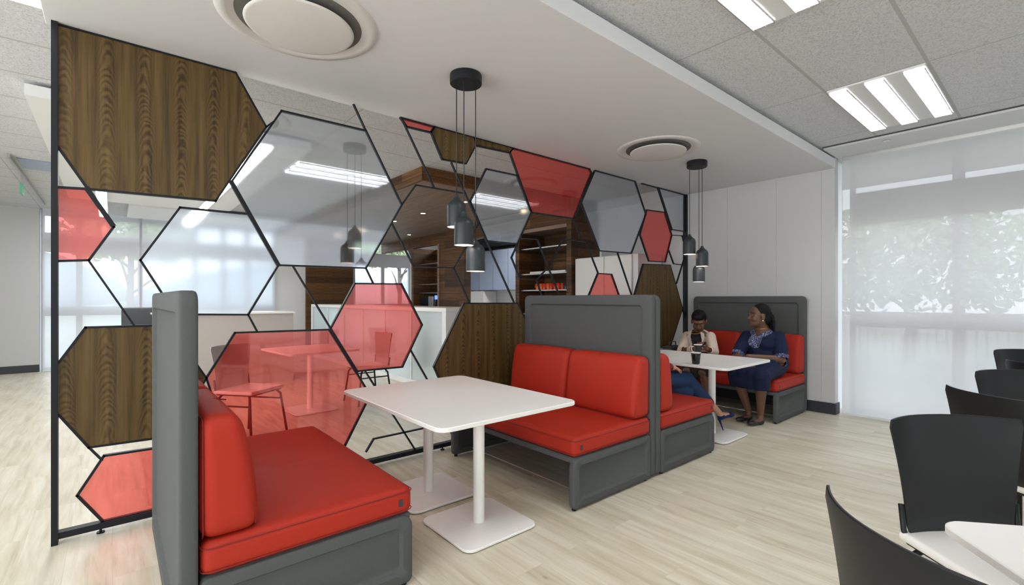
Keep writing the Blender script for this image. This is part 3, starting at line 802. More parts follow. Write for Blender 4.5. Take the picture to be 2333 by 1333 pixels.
# ------------------------------------------------------------------ pendant lamps
def make_pendant(label, loc, angs):
    t = thing('pendant_lamp', label, 'lamp', loc, 0, 'black triple pendant lamps over the booth tables')
    o = MB().lathe([(0.0, 2.76), (0.102, 2.76), (0.104, 2.755), (0.104, 2.702), (0.100, 2.698), (0.0, 2.698)], n=48).build('ceiling_rose', 'black_metal', t); auto_smooth(o)
    for (dx, dy), zb in zip(angs, (1.772, 1.640, 1.480)):
        MB().tube([(dx, dy, 2.70), (dx, dy, zb + 0.205)], 0.0032, 8).build('cord', 'cord', t, smooth=True)
        prof = [(0.0, 0.214), (0.013, 0.213), (0.014, 0.200), (0.024, 0.190), (0.026, 0.182), (0.042, 0.172), (0.055, 0.156), (0.0605, 0.142), (0.062, 0.130), (0.0625, 0.0), (0.0585, 0.0), (0.058, 0.13), (0.05, 0.15), (0.03, 0.165), (0.0, 0.168)]
        sh = MB()
        n = 44
        vs = []; fs = []; mi = []
        for (r, z) in prof:
            for k in range(n): a = 2 * PI * k / n; vs.append((dx + r * math.cos(a), dy + r * math.sin(a), zb + z))
        sh.v = vs
        for i in range(len(prof) - 1):
            for k in range(n):
                sh.f.append((i * n + k, i * n + (k + 1) % n, (i + 1) * n + (k + 1) % n, (i + 1) * n + k)); sh.m.append(1 if i >= 9 else 0)
        s_ = sh.build('lamp_shade', ['lamp_shade', 'lamp_inner'], t); auto_smooth(s_, 40)
        MB().rbox((dx, dy, zb + 0.085), (0.05, 0.05, 0.06), 0.024, n=2, e=4).build('bulb', 'bulb', s_, smooth=True)
    return t
def off(l_, dpt):   # offsets given across / along the view to the lamps
    return (0.651 * l_ - 0.759 * dpt, 0.759 * l_ + 0.651 * dpt)
make_pendant('triple black pendant hanging over the large white table, the nearer one', (-2.555, 1.752, 0), [off(-0.066, 0.036), off(-0.005, -0.073), off(0.060, 0.036)])
make_pendant('triple black pendant hanging in front of the far grey wall, the farther one', (-2.566, 4.730, 0), [off(-0.078, 0.0), off(0.030, -0.066), off(0.044, 0.060)])

# ------------------------------------------------------------------ round air diffusers in the soffit
def make_diffuser(label, x, y):
    t = thing('ceiling_diffuser', label, 'air vent', (x, y, 0), 0, 'round air diffusers in the soffit')
    o = MB().lathe([(0.392, 2.7598), (0.388, 2.754), (0.345, 2.749), (0.340, 2.752), (0.318, 2.752), (0.305, 2.759)], n=72)
    a = o.build('outer_ring', 'diffuser_white', t); auto_smooth(a, 50)
    MB().lathe([(0.0, 2.7597), (0.306, 2.7597), (0.306, 2.7585), (0.0, 2.7585)], n=64).build('throat', 'throat_shade', t)  # flat disc, its dark colour stands in for shade in the recess
    d = MB().lathe([(0.0, 2.722), (0.250, 2.722), (0.262, 2.724), (0.266, 2.729), (0.262, 2.733), (0.0, 2.733)], n=72).build('disc', 'diffuser_white', t); auto_smooth(d, 50)
    MB().tube([(0, 0, 2.731), (0, 0, 2.7585)], 0.03, 12).build('stem', 'diffuser_dark', t)
    return t
make_diffuser('large round white air diffuser at the top edge, nearest the camera', -2.636, 0.755)
make_diffuser('round white air diffuser between the two pendant lamps', -2.60, 4.045)

# ------------------------------------------------------------------ recessed ceiling lights
def make_troffer(label, x, y):
    t = thing('ceiling_light', label, 'ceiling light', (x, y, 0), 0, 'three-strip recessed ceiling lights')
    MB().box(0.012, 0.593, 0.008, 1.277, 2.888, 2.8995).build('housing', 'white_paint', t)
    for k in range(3):
        x0 = 0.022 + k * 0.226
        st = MB().box(x0, x0 + 0.112, 0.03, 1.255, 2.886, 2.888).build('light_strip', 'troffer_emit', t)
        lv = MB()
        for q in range(29): lv.box(x0, x0 + 0.112, 0.05 + q * 0.0424, 0.0515 + q * 0.0424, 2.868, 2.886)
        lv.box(x0 - 0.001, x0, 0.03, 1.255, 2.868, 2.886).box(x0 + 0.112, x0 + 0.113, 0.03, 1.255, 2.868, 2.886).box(x0 + 0.062, x0 + 0.0635, 0.03, 1.255, 2.868, 2.886)
        lv.build('louvre', 'louvre', st)
    return t
gx = lambda i: -1.215 + 0.605 * i
gy = lambda j: 2.89 + 1.285 * j
tro = [(0, 1, 'three-strip ceiling light near the top of the right-hand blind'), (0, -1, 'three-strip ceiling light cut by the top edge of the picture'),
       (0, -3, 'ceiling light just behind the camera'), (4, -3, 'ceiling light behind the camera on the right'), (-4, -3, 'ceiling light behind the camera on the left'),
       ]
for i, j, lb in tro: make_troffer(lb, gx(i), gy(j))
dt = thing('ceiling_sensor', 'tiny round sensor on the bulkhead above the right-hand blind', 'sensor', (-1.17, 5.86, 0))
MB().lathe([(0.0, 2.872), (0.03, 2.872), (0.028, 2.864), (0.0, 2.862)], n=20).build('sensor_body', 'diffuser_white', dt)

# ------------------------------------------------------------------ hanging raft and linear lights behind the screen
rf = thing('ceiling_raft', 'white suspended acoustic raft left of and behind the hexagon screen', 'ceiling panel', (0, 0, 0))
MB().box(-9.6, -4.95, -0.49, 1.52, 2.79, 2.872).build('panel', 'white_paint', rf)
for x in (-5.3, -7.2, -9.2):
    for y in (-0.3, 1.3): MB().tube([(x, y, 2.86), (x, y, 2.9)], 0.012, 8).build('hanger', 'black_metal', rf)
for y, lb in ((1.12, 'right-hand glowing linear light under the white raft'), (-0.12, 'left-hand glowing linear light under the white raft')):
    t = thing('linear_light', lb, 'ceiling light', (0, 0, 0), 0, 'linear lights under the raft')
    MB().box(-11.2, -4.97, y - 0.06, y + 0.06, 2.762, 2.7895).build('housing', 'white_paint', t)
    MB().box(-11.19, -4.99, y - 0.05, y + 0.05, 2.756, 2.762).build('light_strip', 'linear_emit', t)
r2 = thing('ceiling_raft', 'second white raft deeper in the room, behind the first one', 'ceiling panel', (0, 0, 0))
MB().box(-11.3, -9.9, 0.2, 2.6, 2.80, 2.865).build('panel', 'white_paint', r2)
rl = thing('ceiling_rail', 'thin white lighting rail under the tiles at the far left', 'rail', (0, 0, 0))
MB().box(-11.2, -7.6, -0.885, -0.86, 2.86, 2.899).build('rail_body', 'steel', rl)
vt = thing('ceiling_vent', 'dark grey ceiling grille at the far left edge', 'air vent', (0, 0, 0))
MB().box(-8.3, -7.75, -0.83, 0.1, 2.888, 2.8995).build('grille', 'steel_blue', vt)
ex = thing('exit_sign', 'small green exit sign hanging from the ceiling at far left', 'sign', (-8.6, -0.87, 0))
MB().box(-0.10, 0.10, -0.012, 0.012, 2.62, 2.74).build('sign_plate', 'exit_green', ex)
MB().box(-0.085, 0.085, -0.014, -0.012, 2.635, 2.725).build('sign_face', 'plate_white', ex)
MB().tube([(-0.06, 0, 2.74), (-0.06, 0, 2.9)], 0.003, 6).tube([(0.06, 0, 2.74), (0.06, 0, 2.9)], 0.003, 6).build('hanger', 'steel', ex)

# ------------------------------------------------------------------ kitchen behind the screen
cn = thing('wooden_canopy', 'wood-clad ceiling canopy over the kitchen with small downlights', 'canopy', (0, 0, 0))
MB().box(-11.9, -5.10, 2.87, 6.12, 2.735, 2.899).build('underside', 'canopy_wood', cn)
MB().box(-5.10, -5.06, 2.83, 6.12, 2.733, 2.899).build('fascia', 'kitchen_wood', cn)
MB().box(-11.9, -5.10, 2.83, 2.87, 2.733, 2.899).build('fascia', 'kitchen_wood', cn)
for k, (x, y) in enumerate(((-7.04, 3.96), (-9.6, 5.05), (-9.56, 3.96), (-10.7, 3.86), (-8.1, 3.96), (-5.77, 5.1), (-5.8, 3.96), (-7.3, 5.05))):
    d = MB().lathe([(0.0, 2.7348), (0.045, 2.7348), (0.045, 2.728), (0.036, 2.728), (0.036, 2.732), (0.0, 2.732)], n=20).build('downlight', 'steel', cn)
    d.location = (x, y, 0)
    MB().lathe([(0.0, 2.7317), (0.034, 2.7317), (0.034, 2.7300), (0.0, 2.7300)], n=20).build('lens', 'spot_emit', d)
# header and pillars of the kitchen front at y = 5.45
YK = 5.45
kf = thing('kitchen_portal', 'dark plank-clad kitchen front with pillars and header under the canopy', 'wooden wall', (0, 0, 0))
MB().box(-11.9, -5.06, YK, YK + 0.10, 2.50, 2.733).build('header', 'kitchen_wood', kf)
MB().box(-9.0, -8.02, YK, 5.62, 0, 2.50).build('plank_pier', 'kitchen_wood', kf)
MB().box(-10.25, -10.15, YK, 6.1, 0, 2.50).build('pillar', 'kitchen_wood', kf)
MB().box(-10.15, -9.0, 6.05, 6.1, 0, 2.50).build('niche_back', 'kitchen_wood', kf)
MB().box(-9.02, -8.97, YK - 0.02, YK, 0, 2.50).build('pillar_edge', 'canopy_wood', kf)
# curved spandrel at the top of the window opening

arc = [(-10.25 - 0.35 + 0.35 * math.cos(a), 2.15 + 0.35 * math.sin(a)) for a in [k * PI / 16 for k in range(9)]]
MB().prism([(-10.25, 2.50)] + list(reversed(arc[1:])) + [(-10.25, 2.15)], 'y', YK, YK + 0.1).build('corner_spandrel', 'kitchen_wood', kf)
for z in (2.10, 1.62, 1.42): MB().box(-10.15, -9.0, 5.60, 6.05, z, z + 0.02).build('shelf', 'steel', kf)
MB().box(-10.15, -9.0, 5.50, 6.05, 0.0, 0.98).build('niche_cupboard', 'kitchen_wood', kf)
# wood panel on the far window wall
wp = MB().box(-11.925, -11.86, 3.52, 4.66, 0.0, 2.73).build('wood_panel', 'kitchen_wood'); tag(wp, 'dark wood wall panel behind the white bar counter', 'wall panel')
# shelf unit
su = thing('shelf_unit', 'tall dark wood shelf unit with mugs, right of the kitchen opening', 'shelf', (0, 0, 0))
MB().box(-6.37, -6.27, YK - 0.02, 6.12, 0, 2.50).build('side_board', 'kitchen_wood', su)
MB().box(-5.13, -5.03, YK - 0.02, 6.12, 0, 2.733).build('side_board', 'kitchen_wood', su)
MB().box(-6.27, -5.13, 6.05, 6.12, 0, 2.50).build('back_board', 'kitchen_wood', su)
MB().box(-6.27, -5.13, YK + 0.02, 6.05, 2.44, 2.499).build('top_board', 'canopy_wood', su)
for z in (2.15, 1.71, 1.43, 1.02, 0.55): MB().box(-6.27, -5.13, YK + 0.03, 6.05, z, z + 0.018).build('shelf', 'steel', su)
def stack_plates():
    t = thing('serving_tray', 'long white tray on the middle shelf of the wood shelf unit', 'tray', (-5.65, 5.62, 1.728))
    MB().rbox((0, 0, 0.018), (0.85, 0.24, 0.034), 0.012, n=2, e=3).build('tray_body', 'plate_white', t, smooth=True)
stack_plates()
mcols = ['mug_orange', 'mug_orange', 'mug_red', 'mug_orange', 'mug_red', 'mug_red', 'mug_red', 'mug_red', 'mug_dark', 'mug_dark']
mw = ['first, orange', 'second, orange', 'third, red', 'fourth, orange', 'fifth, red', 'sixth, red', 'seventh, red', 'eighth, red', 'ninth, dark', 'last, dark']
for k, mc in enumerate(mcols):
    t = thing('mug', 'mug in the row under the white tray, %s, counted from the left' % mw[k], 'mug', (-5.93 + k * 0.083, 5.56 + 0.012 * (k % 2), 1.448), 0, 'mugs on the wood shelf unit')
    MB().lathe([(0.0, 0.0), (0.033, 0.0), (0.036, 0.01), (0.037, 0.105), (0.033, 0.105), (0.031, 0.012), (0.0, 0.01)], n=18).build('cup', mc, t, smooth=True)
    MB().tube([(0.0, -0.036, 0.085), (0.0, -0.058, 0.08), (0.0, -0.062, 0.055), (0.0, -0.05, 0.03), (0.0, -0.036, 0.028)], 0.005, 6).build('handle', mc, t, smooth=True)
# fridge beside the shelf unit
fg = thing('refrigerator', 'white double-door refrigerator right of the shelf unit', 'refrigerator', (0, 0, 0))
MB().box(-5.0, -3.86, 5.52, 6.11, 0.03, 1.925).build('body', 'white_paint', fg, bevel=0.005)
for a, b in ((-4.995, -4.435), (-4.425, -3.945)): 
    d = MB().box(a, b, 5.485, 5.52, 0.06, 1.915).build('door', 'white_laminate', fg, bevel=0.004)
    MB().tube([((b if a < -4.9 else a) + (-0.04 if a < -4.9 else 0.04), 5.465, 0.9), ((b if a < -4.9 else a) + (-0.04 if a < -4.9 else 0.04), 5.465, 1.35)], 0.009, 8).build('handle', 'steel', d)
# bar counter with glazed front
bc = thing('bar_counter', 'white framed bar counter with bluish glass front under the canopy', 'counter', (0, 0, 0))
MB().box(-11.1, -5.43, 3.40, 4.05, 1.115, 1.172).build('countertop', 'white_laminate', bc, bevel=0.004)
MB().box(-5.53, -5.43, 3.40, 4.05, 0.0, 1.115).build('end_panel', 'white_paint', bc)
MB().box(-11.1, -11.0, 3.40, 4.05, 0.0, 1.115).build('end_panel', 'white_paint', bc)
MB().box(-11.0, -5.53, 3.43, 3.45, 0.08, 1.115).build('glass_front', 'counter_glass', bc)
MB().box(-11.0, -5.53, 3.42, 4.0, 0.0, 0.08).build('plinth', 'white_paint', bc)
for k in range(1, 6): MB().box(-11.0 + k * 0.912 - 0.015, -11.0 + k * 0.912 + 0.015, 3.415, 3.43, 0.08, 1.115).build('mullion', 'white_paint', bc)
# pale service counter
pc = thing('service_counter', 'plain pale beige service counter block in front of the left windows', 'counter', (0, 0, 0))
MB().box(-8.75, -8.0, 0.45, 2.18, 0.0, 1.07).build('counter_body', 'beige_board', pc)
MB().box(-8.80, -7.97, 0.42, 2.20, 1.07, 1.092).build('countertop', 'white_laminate', pc)
# black swivel chair peeking out next to the sofa panel
oc = thing('office_chair', 'dark office chair by the left windows, just its back showing beside the near sofa', 'chair', (-9.3, 0.32, 0))
MB().rbox((0, 0, 0.95), (0.07, 0.44, 0.42), 0.03, n=3, e=3).build('backrest', 'bag_grey', oc, smooth=True)
MB().rbox((0.25, 0, 0.50), (0.46, 0.46, 0.08), 0.03, n=3, e=3).build('seat', 'bag_grey', oc, smooth=True)
MB().tube([(0.02, 0, 0.78), (0.05, 0, 0.45), (0.22, 0, 0.42), (0.25, 0, 0.10)], 0.025, 8).build('stem', 'black_metal', oc)
for k in range(5):
    a = k * 2 * PI / 5; MB().tube([(0.25, 0, 0.10), (0.25 + 0.28 * math.cos(a), 0.28 * math.sin(a), 0.04)], 0.02, 8).tube([(0.25 + 0.28 * math.cos(a), 0.28 * math.sin(a) - 0.012, 0.027), (0.25 + 0.28 * math.cos(a), 0.28 * math.sin(a) + 0.012, 0.027)], 0.027, 12).build('leg', 'black_metal', oc)
# coffee machine
cm = thing('coffee_machine', 'black and steel coffee machine in the wood niche behind the bar counter', 'coffee machine', (-9.6, 5.72, 0.98))
MB().box(-0.42, 0.02, -0.18, 0.2, 0.0, 0.36).build('body', 'oven_black', cm, bevel=0.01)
MB().box(0.02, 0.22, -0.20, 0.2, 0.0, 0.37).build('brew_unit', 'steel', cm, bevel=0.01)
MB().box(0.22, 0.40, -0.16, 0.2, 0.0, 0.42).build('bean_unit', 'oven_black', cm, bevel=0.01)
MB().box(0.25, 0.37, -0.163, -0.16, 0.30, 0.39).build('display', 'screen_blue', cm)
# inner kitchen room
kl = thing('kitchen_fill', 'added unseen fill light inside the kitchen room behind the wood portal', 'ceiling light', (-8.6, 6.7, 0))  # added glowing panel, hidden by the header, to brighten the inner kitchen
MB().box(-0.6, 0.6, -0.3, 0.3, 2.87, 2.899).build('housing', 'white_paint', kl)
MB().box(-0.57, 0.57, -0.27, 0.27, 2.864, 2.87).build('light_panel', 'troffer_emit', kl)
ik = MB().box(-12.0, -5.2, 8.0, 8.12, 0, 2.9)
struct(ik.build('wall_kitchen', 'white_paint'))
oc2 = thing('kitchen_cabinet', 'bluish steel wall cabinets seen through the kitchen opening', 'cabinet', (0, 0, 0))
for k in range(4):
    x0 = -11.0 + k * 0.62
    MB().box(x0, x0 + 0.60, 7.55, 7.99, 1.52, 2.56).build('door', 'steel_blue', oc2, bevel=0.004)
MB().box(-11.0, -8.5, 7.5, 7.99, 2.64, 2.88).build('extractor_hood', 'oven_black', oc2)
ov = thing('wall_oven', 'narrow tall black oven column at the left of the kitchen opening', 'oven', (0, 0, 0))
MB().box(-11.60, -11.22, 7.5, 7.99, 0.3, 2.15).build('oven_front', 'oven_black', ov)
sk = thing('kitchen_worktop', 'white worktop run under the steel wall cabinets', 'counter', (0, 0, 0))
MB().box(-11.2, -7.0, 7.3, 7.99, 0.0, 1.02).build('base', 'white_paint', sk)
MB().box(-11.2, -7.0, 7.28, 7.99, 1.02, 1.05).build('worktop', 'white_laminate', sk)
fm_ = thing('wall_box', 'white boxed unit above the kitchen worktop', 'cabinet', (0, 0, 0))
MB().box(-11.15, -10.2, 7.56, 7.99, 1.06, 1.50).build('unit_body', 'white_laminate', fm_)
# table and chairs dimly seen through the red panel
rt = cafe_table('white table beyond the screen, dimly seen through the big red hexagon', (-5.75, 1.75, 0), 0.1, 0.9, 0.8, [(0, 0)])
pc1 = put(copy_tree(chA), (-5.0, 0.98, 0), -0.9, 'pale chair beyond the screen, seen through the big red hexagon, left of its table')
pc2 = put(copy_tree(chA), (-5.75, 2.45, 0), PI, 'pale chair beyond the screen, behind the table seen through red glass')
pale = None
for c_ in (pc1, pc2):
    c_['group'] = 'pale chairs beyond the screen'
    for ch_ in c_.children:
        if ch_.name.startswith('backrest'):
            if pale is None:
                pale = ch_.data.copy(); pale.materials[0] = MATS['beige_board']
            ch_.data = pale


# ------------------------------------------------------------------ people
class Clay:
    """overlapping tapered limbs and lumps fused into one continuous skin"""
    def __init__(self): self.mb = MB()
    def cap(self, p0, r0, p1, r1, n=14):
        p0, p1 = Vector(p0), Vector(p1); d = (p1 - p0).normalized(); pts = []; rs = []
        for k in range(5): a = PI / 2 * (1 - k / 4.0); pts.append(p0 - d * r0 * math.sin(a)); rs.append(max(r0 * math.cos(a), r0 * 0.05))
        for k in range(1, 5): a = PI / 2 * k / 4.0; pts.append(p1 + d * r1 * math.sin(a)); rs.append(max(r1 * math.cos(a), r1 * 0.05))
        pts.insert(5, p1); rs.insert(5, r1)
        self.mb.tube(pts, rs, n); return self
    def chain(self, pts, rs):
        for i in range(len(pts) - 1): self.cap(pts[i], rs[i], pts[i + 1], rs[i + 1])
        return self
    def ell(self, c, r, M=None, n=16):
        c = Vector(c); vs = []; fs = []
        for i in range(n + 1):
            t = PI * i / n
            for k in range(2 * n):
                a = PI * k / n
                v = Vector((max(math.sin(t), 0.02) * math.cos(a) * r[0], max(math.sin(t), 0.02) * math.sin(a) * r[1], math.cos(t) * r[2]))
                vs.append(c + (M @ v if M else v))
        for i in range(n):
            for k in range(2 * n): fs.append((i * 2 * n + k, i * 2 * n + (k + 1) % (2 * n), (i + 1) * 2 * n + (k + 1) % (2 * n), (i + 1) * 2 * n + k))
        fs.append(tuple(reversed(range(2 * n)))); fs.append(tuple(range(n * 2 * n, (n + 1) * 2 * n)))
        self.mb.add(vs, fs); return self
    def fuse(self, name, mats, parent, voxel=0.007, smooth=4, matfn=None, cut=None):
        mats = [mats] if isinstance(mats, str) else mats
        o = self.mb.build(name, mats, None)
        r = o.modifiers.new('r', 'REMESH'); r.mode = 'VOXEL'; r.voxel_size = voxel; r.use_smooth_shade = True
        s = o.modifiers.new('s', 'SMOOTH'); s.factor = 0.5; s.iterations = smooth
        dg = bpy.context.evaluated_depsgraph_get()
        me = bpy.data.meshes.new_from_object(o.evaluated_get(dg))
        old = o.data; o.modifiers.clear(); o.data = me; bpy.data.meshes.remove(old)
        me.materials.clear()
        for m in mats: me.materials.append(MATS[m])
        if cut:
            bm = bmesh.new(); bm.from_mesh(me)
            bmesh.ops.delete(bm, geom=[f for f in bm.faces if cut(f.calc_center_median())], context='FACES')
            bm.to_mesh(me); bm.free()
        for p in me.polygons:
            p.use_smooth = True; p.material_index = matfn(p.center) if matfn else 0
        o.parent = parent; return o
def frame(f, up=(0, 0, 1)):
    f = Vector(f).normalized(); r = f.cross(Vector(up)).normalized(); u = r.cross(f)
    return Matrix((r, f, u)).transposed()      # columns: right, forward, up
def add_head(cl, c, M, s=1.0):
    c = Vector(c); L = lambda *v: c + M @ (Vector(v) * s)
    cl.ell(L(0, -0.012, 0.030), (0.074 * s, 0.093 * s, 0.084 * s), M)
    cl.ell(L(0, 0.018, -0.030), (0.061 * s, 0.070 * s, 0.080 * s), M)
    cl.ell(L(0, 0.052, -0.088), (0.030 * s, 0.030 * s, 0.026 * s), M)
    for q in (-1, 1):
        cl.ell(L(q * 0.036, 0.055, -0.030), (0.027 * s, 0.030 * s, 0.034 * s), M)
        cl.ell(L(q * 0.079, -0.008, -0.008), (0.010 * s, 0.021 * s, 0.033 * s), M)
        cl.ell(L(q * 0.014, 0.087, -0.034), (0.011 * s, 0.013 * s, 0.010 * s), M)
        cl.cap(L(q * 0.016, 0.083, 0.030), 0.010 * s, L(q * 0.048, 0.068, 0.032), 0.010 * s)
    cl.cap(L(0, 0.076, 0.015), 0.009 * s, L(0, 0.097, -0.027), 0.0135 * s)
    cl.cap(L(-0.022, 0.074, -0.060), 0.009 * s, L(0, 0.083, -0.058), 0.0095 * s).cap(L(0, 0.083, -0.058), 0.0095 * s, L(0.022, 0.074, -0.060), 0.009 * s)
    cl.cap(L(-0.017, 0.074, -0.072), 0.0095 * s, L(0.017, 0.074, -0.072), 0.0095 * s)
def face_extras(body, c, M, s=1.0, closed=False):
    c = Vector(c); L = lambda *v: c + M @ (Vector(v) * s)
    for q in (-1, 1):
        if closed:
            MB().tube([L(q * 0.018, 0.0865, 0.003), L(q * 0.032, 0.0885, -0.001), L(q * 0.046, 0.082, 0.003)], [0.0012, 0.0022, 0.0012], 6).build('eyelash', 'hair_black', body, smooth=True)
            MB().tube([L(q * 0.014, 0.094, 0.031), L(q * 0.032, 0.092, 0.037), L(q * 0.052, 0.078, 0.030)], [0.0022, 0.003, 0.0015], 6).build('eyebrow', 'hair_black', body, smooth=True)
            continue
        e = Clay().ell(L(q * 0.032, 0.0805, 0.008), (0.0115 * s, 0.0065 * s, 0.0048 * s), M, 8).mb.build('eye', 'eye_white', body, smooth=True)
        Clay().ell(L(q * 0.032, 0.0860, 0.008), (0.0050 * s, 0.0025 * s, 0.0048 * s), M, 8).mb.build('iris', 'eye_dark', body, smooth=True)
        MB().tube([L(q * 0.014, 0.094, 0.031), L(q * 0.032, 0.092, 0.037), L(q * 0.052, 0.078, 0.030)], [0.0022, 0.003, 0.0015], 6).build('eyebrow', 'hair_black', body, smooth=True)
def add_hand(cl, wrist, d, palm_n, curl=0.6, s=1.0, side=1, thumb_out=0.9):
    """wrist point, direction of the fingers, normal out of the palm; side=+1/-1 puts the thumb left/right"""
    w = Vector(wrist); d = Vector(d).normalized(); n = Vector(palm_n); n = (n - d * n.dot(d)).normalized(); a = d.cross(n) * side
    R = Matrix((a, d, n)).transposed()
    cl.ell(w + d * 0.045 * s, (0.040 * s, 0.052 * s, 0.016 * s), R, 10)
    lens = (0.068, 0.076, 0.071, 0.056)
    for i, ln in enumerate(lens):
        b = w + (a * (0.029 - 0.0195 * i) + d * (0.082 - 0.003 * abs(i - 1.2))) * s
        q = b; ang = 0.25 * curl; r = (0.0088 - 0.0005 * i) * s
        for k, fr in enumerate((0.45, 0.32, 0.25)):
            e = q + (d * math.cos(ang) + n * math.sin(ang)) * ln * fr * s
            cl.cap(q, r, e, r * 0.9, 8); q = e; ang += curl * (0.75 + 0.1 * i); r *= 0.92
    t0 = w + (a * 0.030 + d * 0.025) * s; t1 = t0 + (a * 0.55 * thumb_out + d * 0.75 + n * 0.35).normalized() * 0.038 * s; t2 = t1 + (a * 0.1 + d * 0.9 + n * 0.5).normalized() * 0.030 * s
    cl.cap(t0, 0.0125 * s, t1, 0.0105 * s, 8).cap(t1, 0.0105 * s, t2, 0.0085 * s, 8)
def shoe(name, heel, toe, mats, parent, h=0.035, w=0.038, up=(0, 0, 1), spike=None):
    heel, toe = Vector(heel), Vector(toe); d = (toe - heel); L = d.length; d.normalize(); M = frame(d, up)
    u = M @ Vector((0, 0, 1))
    cl = Clay()
    cl.ell(heel + d * 0.03, (w * 0.85, 0.045, h), M).ell(heel + d * L * 0.72, (w, L * 0.30, h * 0.72), M).ell(heel + d * L * 0.42, (w * 0.78, L * 0.3, h * 0.7), M)
    top = heel + u * h * 0.75
    o = cl.fuse(name, mats, parent, 0.005, 3, cut=lambda c: (c - heel).dot(u) > h * 0.35 and 0.015 < (c - heel).dot(d) < L * 0.62 and abs((c - heel).dot(M @ Vector((1, 0, 0)))) < w * 0.62)
    so = o.modifiers.new('solid', 'SOLIDIFY'); so.thickness = 0.003
    if spike:
        a, b = spike
        MB().tube([a, (Vector(a) * 0.4 + Vector(b) * 0.6), b], [0.014, 0.006, 0.0045], 10).build('heel', mats if isinstance(mats, str) else mats[0], o, smooth=True)
    return o

# --- woman in the navy dress
P1 = thing('person', 'woman in a navy dress with lace collar, long braids, sitting and looking left', 'person', (0, 0, 0))
hc = Vector((-2.20, 5.375, 1.108)); fd = Vector((-0.62, -0.78, 0.06)); HM = frame(fd)
cl = Clay(); add_head(cl, hc, HM, 1.08)
cl.ell(hc + HM @ Vector((0, 0.035, -0.075)), (0.058, 0.055, 0.045), HM)
cl.chain([hc + HM @ Vector((0, -0.025, -0.05)), (-2.192, 5.42, 1.0), (-2.185, 5.45, 0.94)], [0.064, 0.066, 0.085])
cl.ell((-2.185, 5.47, 0.85), (0.17, 0.11, 0.11)).ell((-2.17, 5.48, 0.70), (0.16, 0.13, 0.14)).ell((-2.17, 5.52, 0.58), (0.18, 0.15, 0.10))
shL, shR = (-2.025, 5.465, 0.878), (-2.345, 5.43, 0.872); elL, elR = (-1.965, 5.375, 0.655), (-2.365, 5.215, 0.665); wrL, wrR = (-2.205, 5.13, 0.683), (-2.185, 5.055, 0.628)
cl.chain([shL, elL, wrL], [0.062, 0.046, 0.028]).chain([shR, elR, wrR], [0.062, 0.045, 0.028])
kL, kR, aL, aR = (-2.024, 4.99, 0.485), (-2.285, 5.03, 0.475), (-2.055, 5.078, 0.10), (-2.200, 5.14, 0.10)
cl.chain([(-2.06, 5.47, 0.56), kL], [0.10, 0.068]).chain([(-2.28, 5.47, 0.56), kR], [0.10, 0.068])
for k_, a_ in ((kL, aL), (kR, aR)):
    k_, a_ = Vector(k_), Vector(a_); mid = k_.lerp(a_, 0.32) + Vector((0, 0.015, 0))
    cl.chain([k_, mid, a_.lerp(mid, 0.25), a_], [0.055, 0.056, 0.036, 0.031])
hL, tL, hR, tR = Vector((-2.045, 5.098, 0.032)), Vector((-2.105, 4.900, 0.030)), Vector((-2.190, 5.160, 0.032)), Vector((-2.250, 4.965, 0.030))
for a_, h_, t_ in ((aL, hL, tL), (aR, hR, tR)):
    cl.chain([a_, h_.lerp(t_, 0.15) + Vector((0, 0, 0.012)), h_.lerp(t_, 0.70)], [0.030, 0.030, 0.024])
add_hand(cl, wrL, Vector((-0.75, -0.35, -0.40)), (-0.3, 0.2, -0.9), 0.5, 0.95, side=-1)
add_hand(cl, wrR, Vector((0.55, -0.30, -0.45)), (0.3, 0.1, -0.9), 0.5, 0.95, side=1)
def lipfn(c0, M, s):
    def f(c):
        q = M.inverted() @ (Vector(c) - c0) / s
        return 1 if (abs(q.x) < 0.026 and q.y > 0.074 and -0.079 < q.z < -0.052) else 0
    return f
body = cl.fuse('body', ['skin_dark', 'lips'], P1, 0.0062, 3, matfn=lipfn(hc, HM, 1.08))
face_extras(body, hc, HM, 1.08)
for q in (-1, 1):
    Clay().ell(hc + HM @ Vector((q * 0.087, -0.006, -0.047)), (0.007, 0.007, 0.007), None, 8).mb.build('earring', 'pearl', P1, smooth=True)
MB().tube([Vector((-2.187, 5.45, 0.985)) + Vector((0.075 * math.cos(a), 0.075 * math.sin(a) - 0.015, -0.03 * (-math.sin(a)) * 0 + 0.018 * math.sin(a))) for a in [k * PI / 12 for k in range(24)]], 0.0022, 6, closed=True).build('necklace', 'gold', P1, smooth=True)
dr = Clay()
dr.ell((-2.185, 5.475, 0.855), (0.195, 0.130, 0.120)).ell((-2.175, 5.47, 0.70), (0.185, 0.165, 0.15)).ell((-2.165, 5.51, 0.585), (0.225, 0.19, 0.135))
dr.ell((-2.185, 5.46, 0.915), (0.145, 0.090, 0.058)).ell((-2.16, 4.995, 0.445), (0.17, 0.085, 0.075))
for sx in (-0.08, 0.075): dr.ell((-2.195 + sx, 5.375, 0.80), (0.082, 0.075, 0.075))
slL, slR = Vector(shL).lerp(Vector(elL), 0.86), Vector(shR).lerp(Vector(elR), 0.86)
dr.chain([shL, Vector(shL).lerp(Vector(elL), 0.5), slL], [0.070, 0.077, 0.076]).chain([shR, Vector(shR).lerp(Vector(elR), 0.5), slR], [0.068, 0.073, 0.068])
dr.chain([(-2.07, 5.46, 0.575), (-2.03, 5.02, 0.515)], [0.135, 0.088]).chain([(-2.27, 5.46, 0.575), (-2.285, 5.055, 0.505)], [0.135, 0.088]).chain([(-2.17, 5.46, 0.575), (-2.16, 5.03, 0.505)], [0.13, 0.08])
for x, y in ((-2.022, 5.005), (-2.10, 5.01), (-2.19, 5.02), (-2.28, 5.045)): dr.chain([(x, y - 0.006, 0.50), (x + 0.004, y + 0.0, 0.40)], [0.096, 0.082])
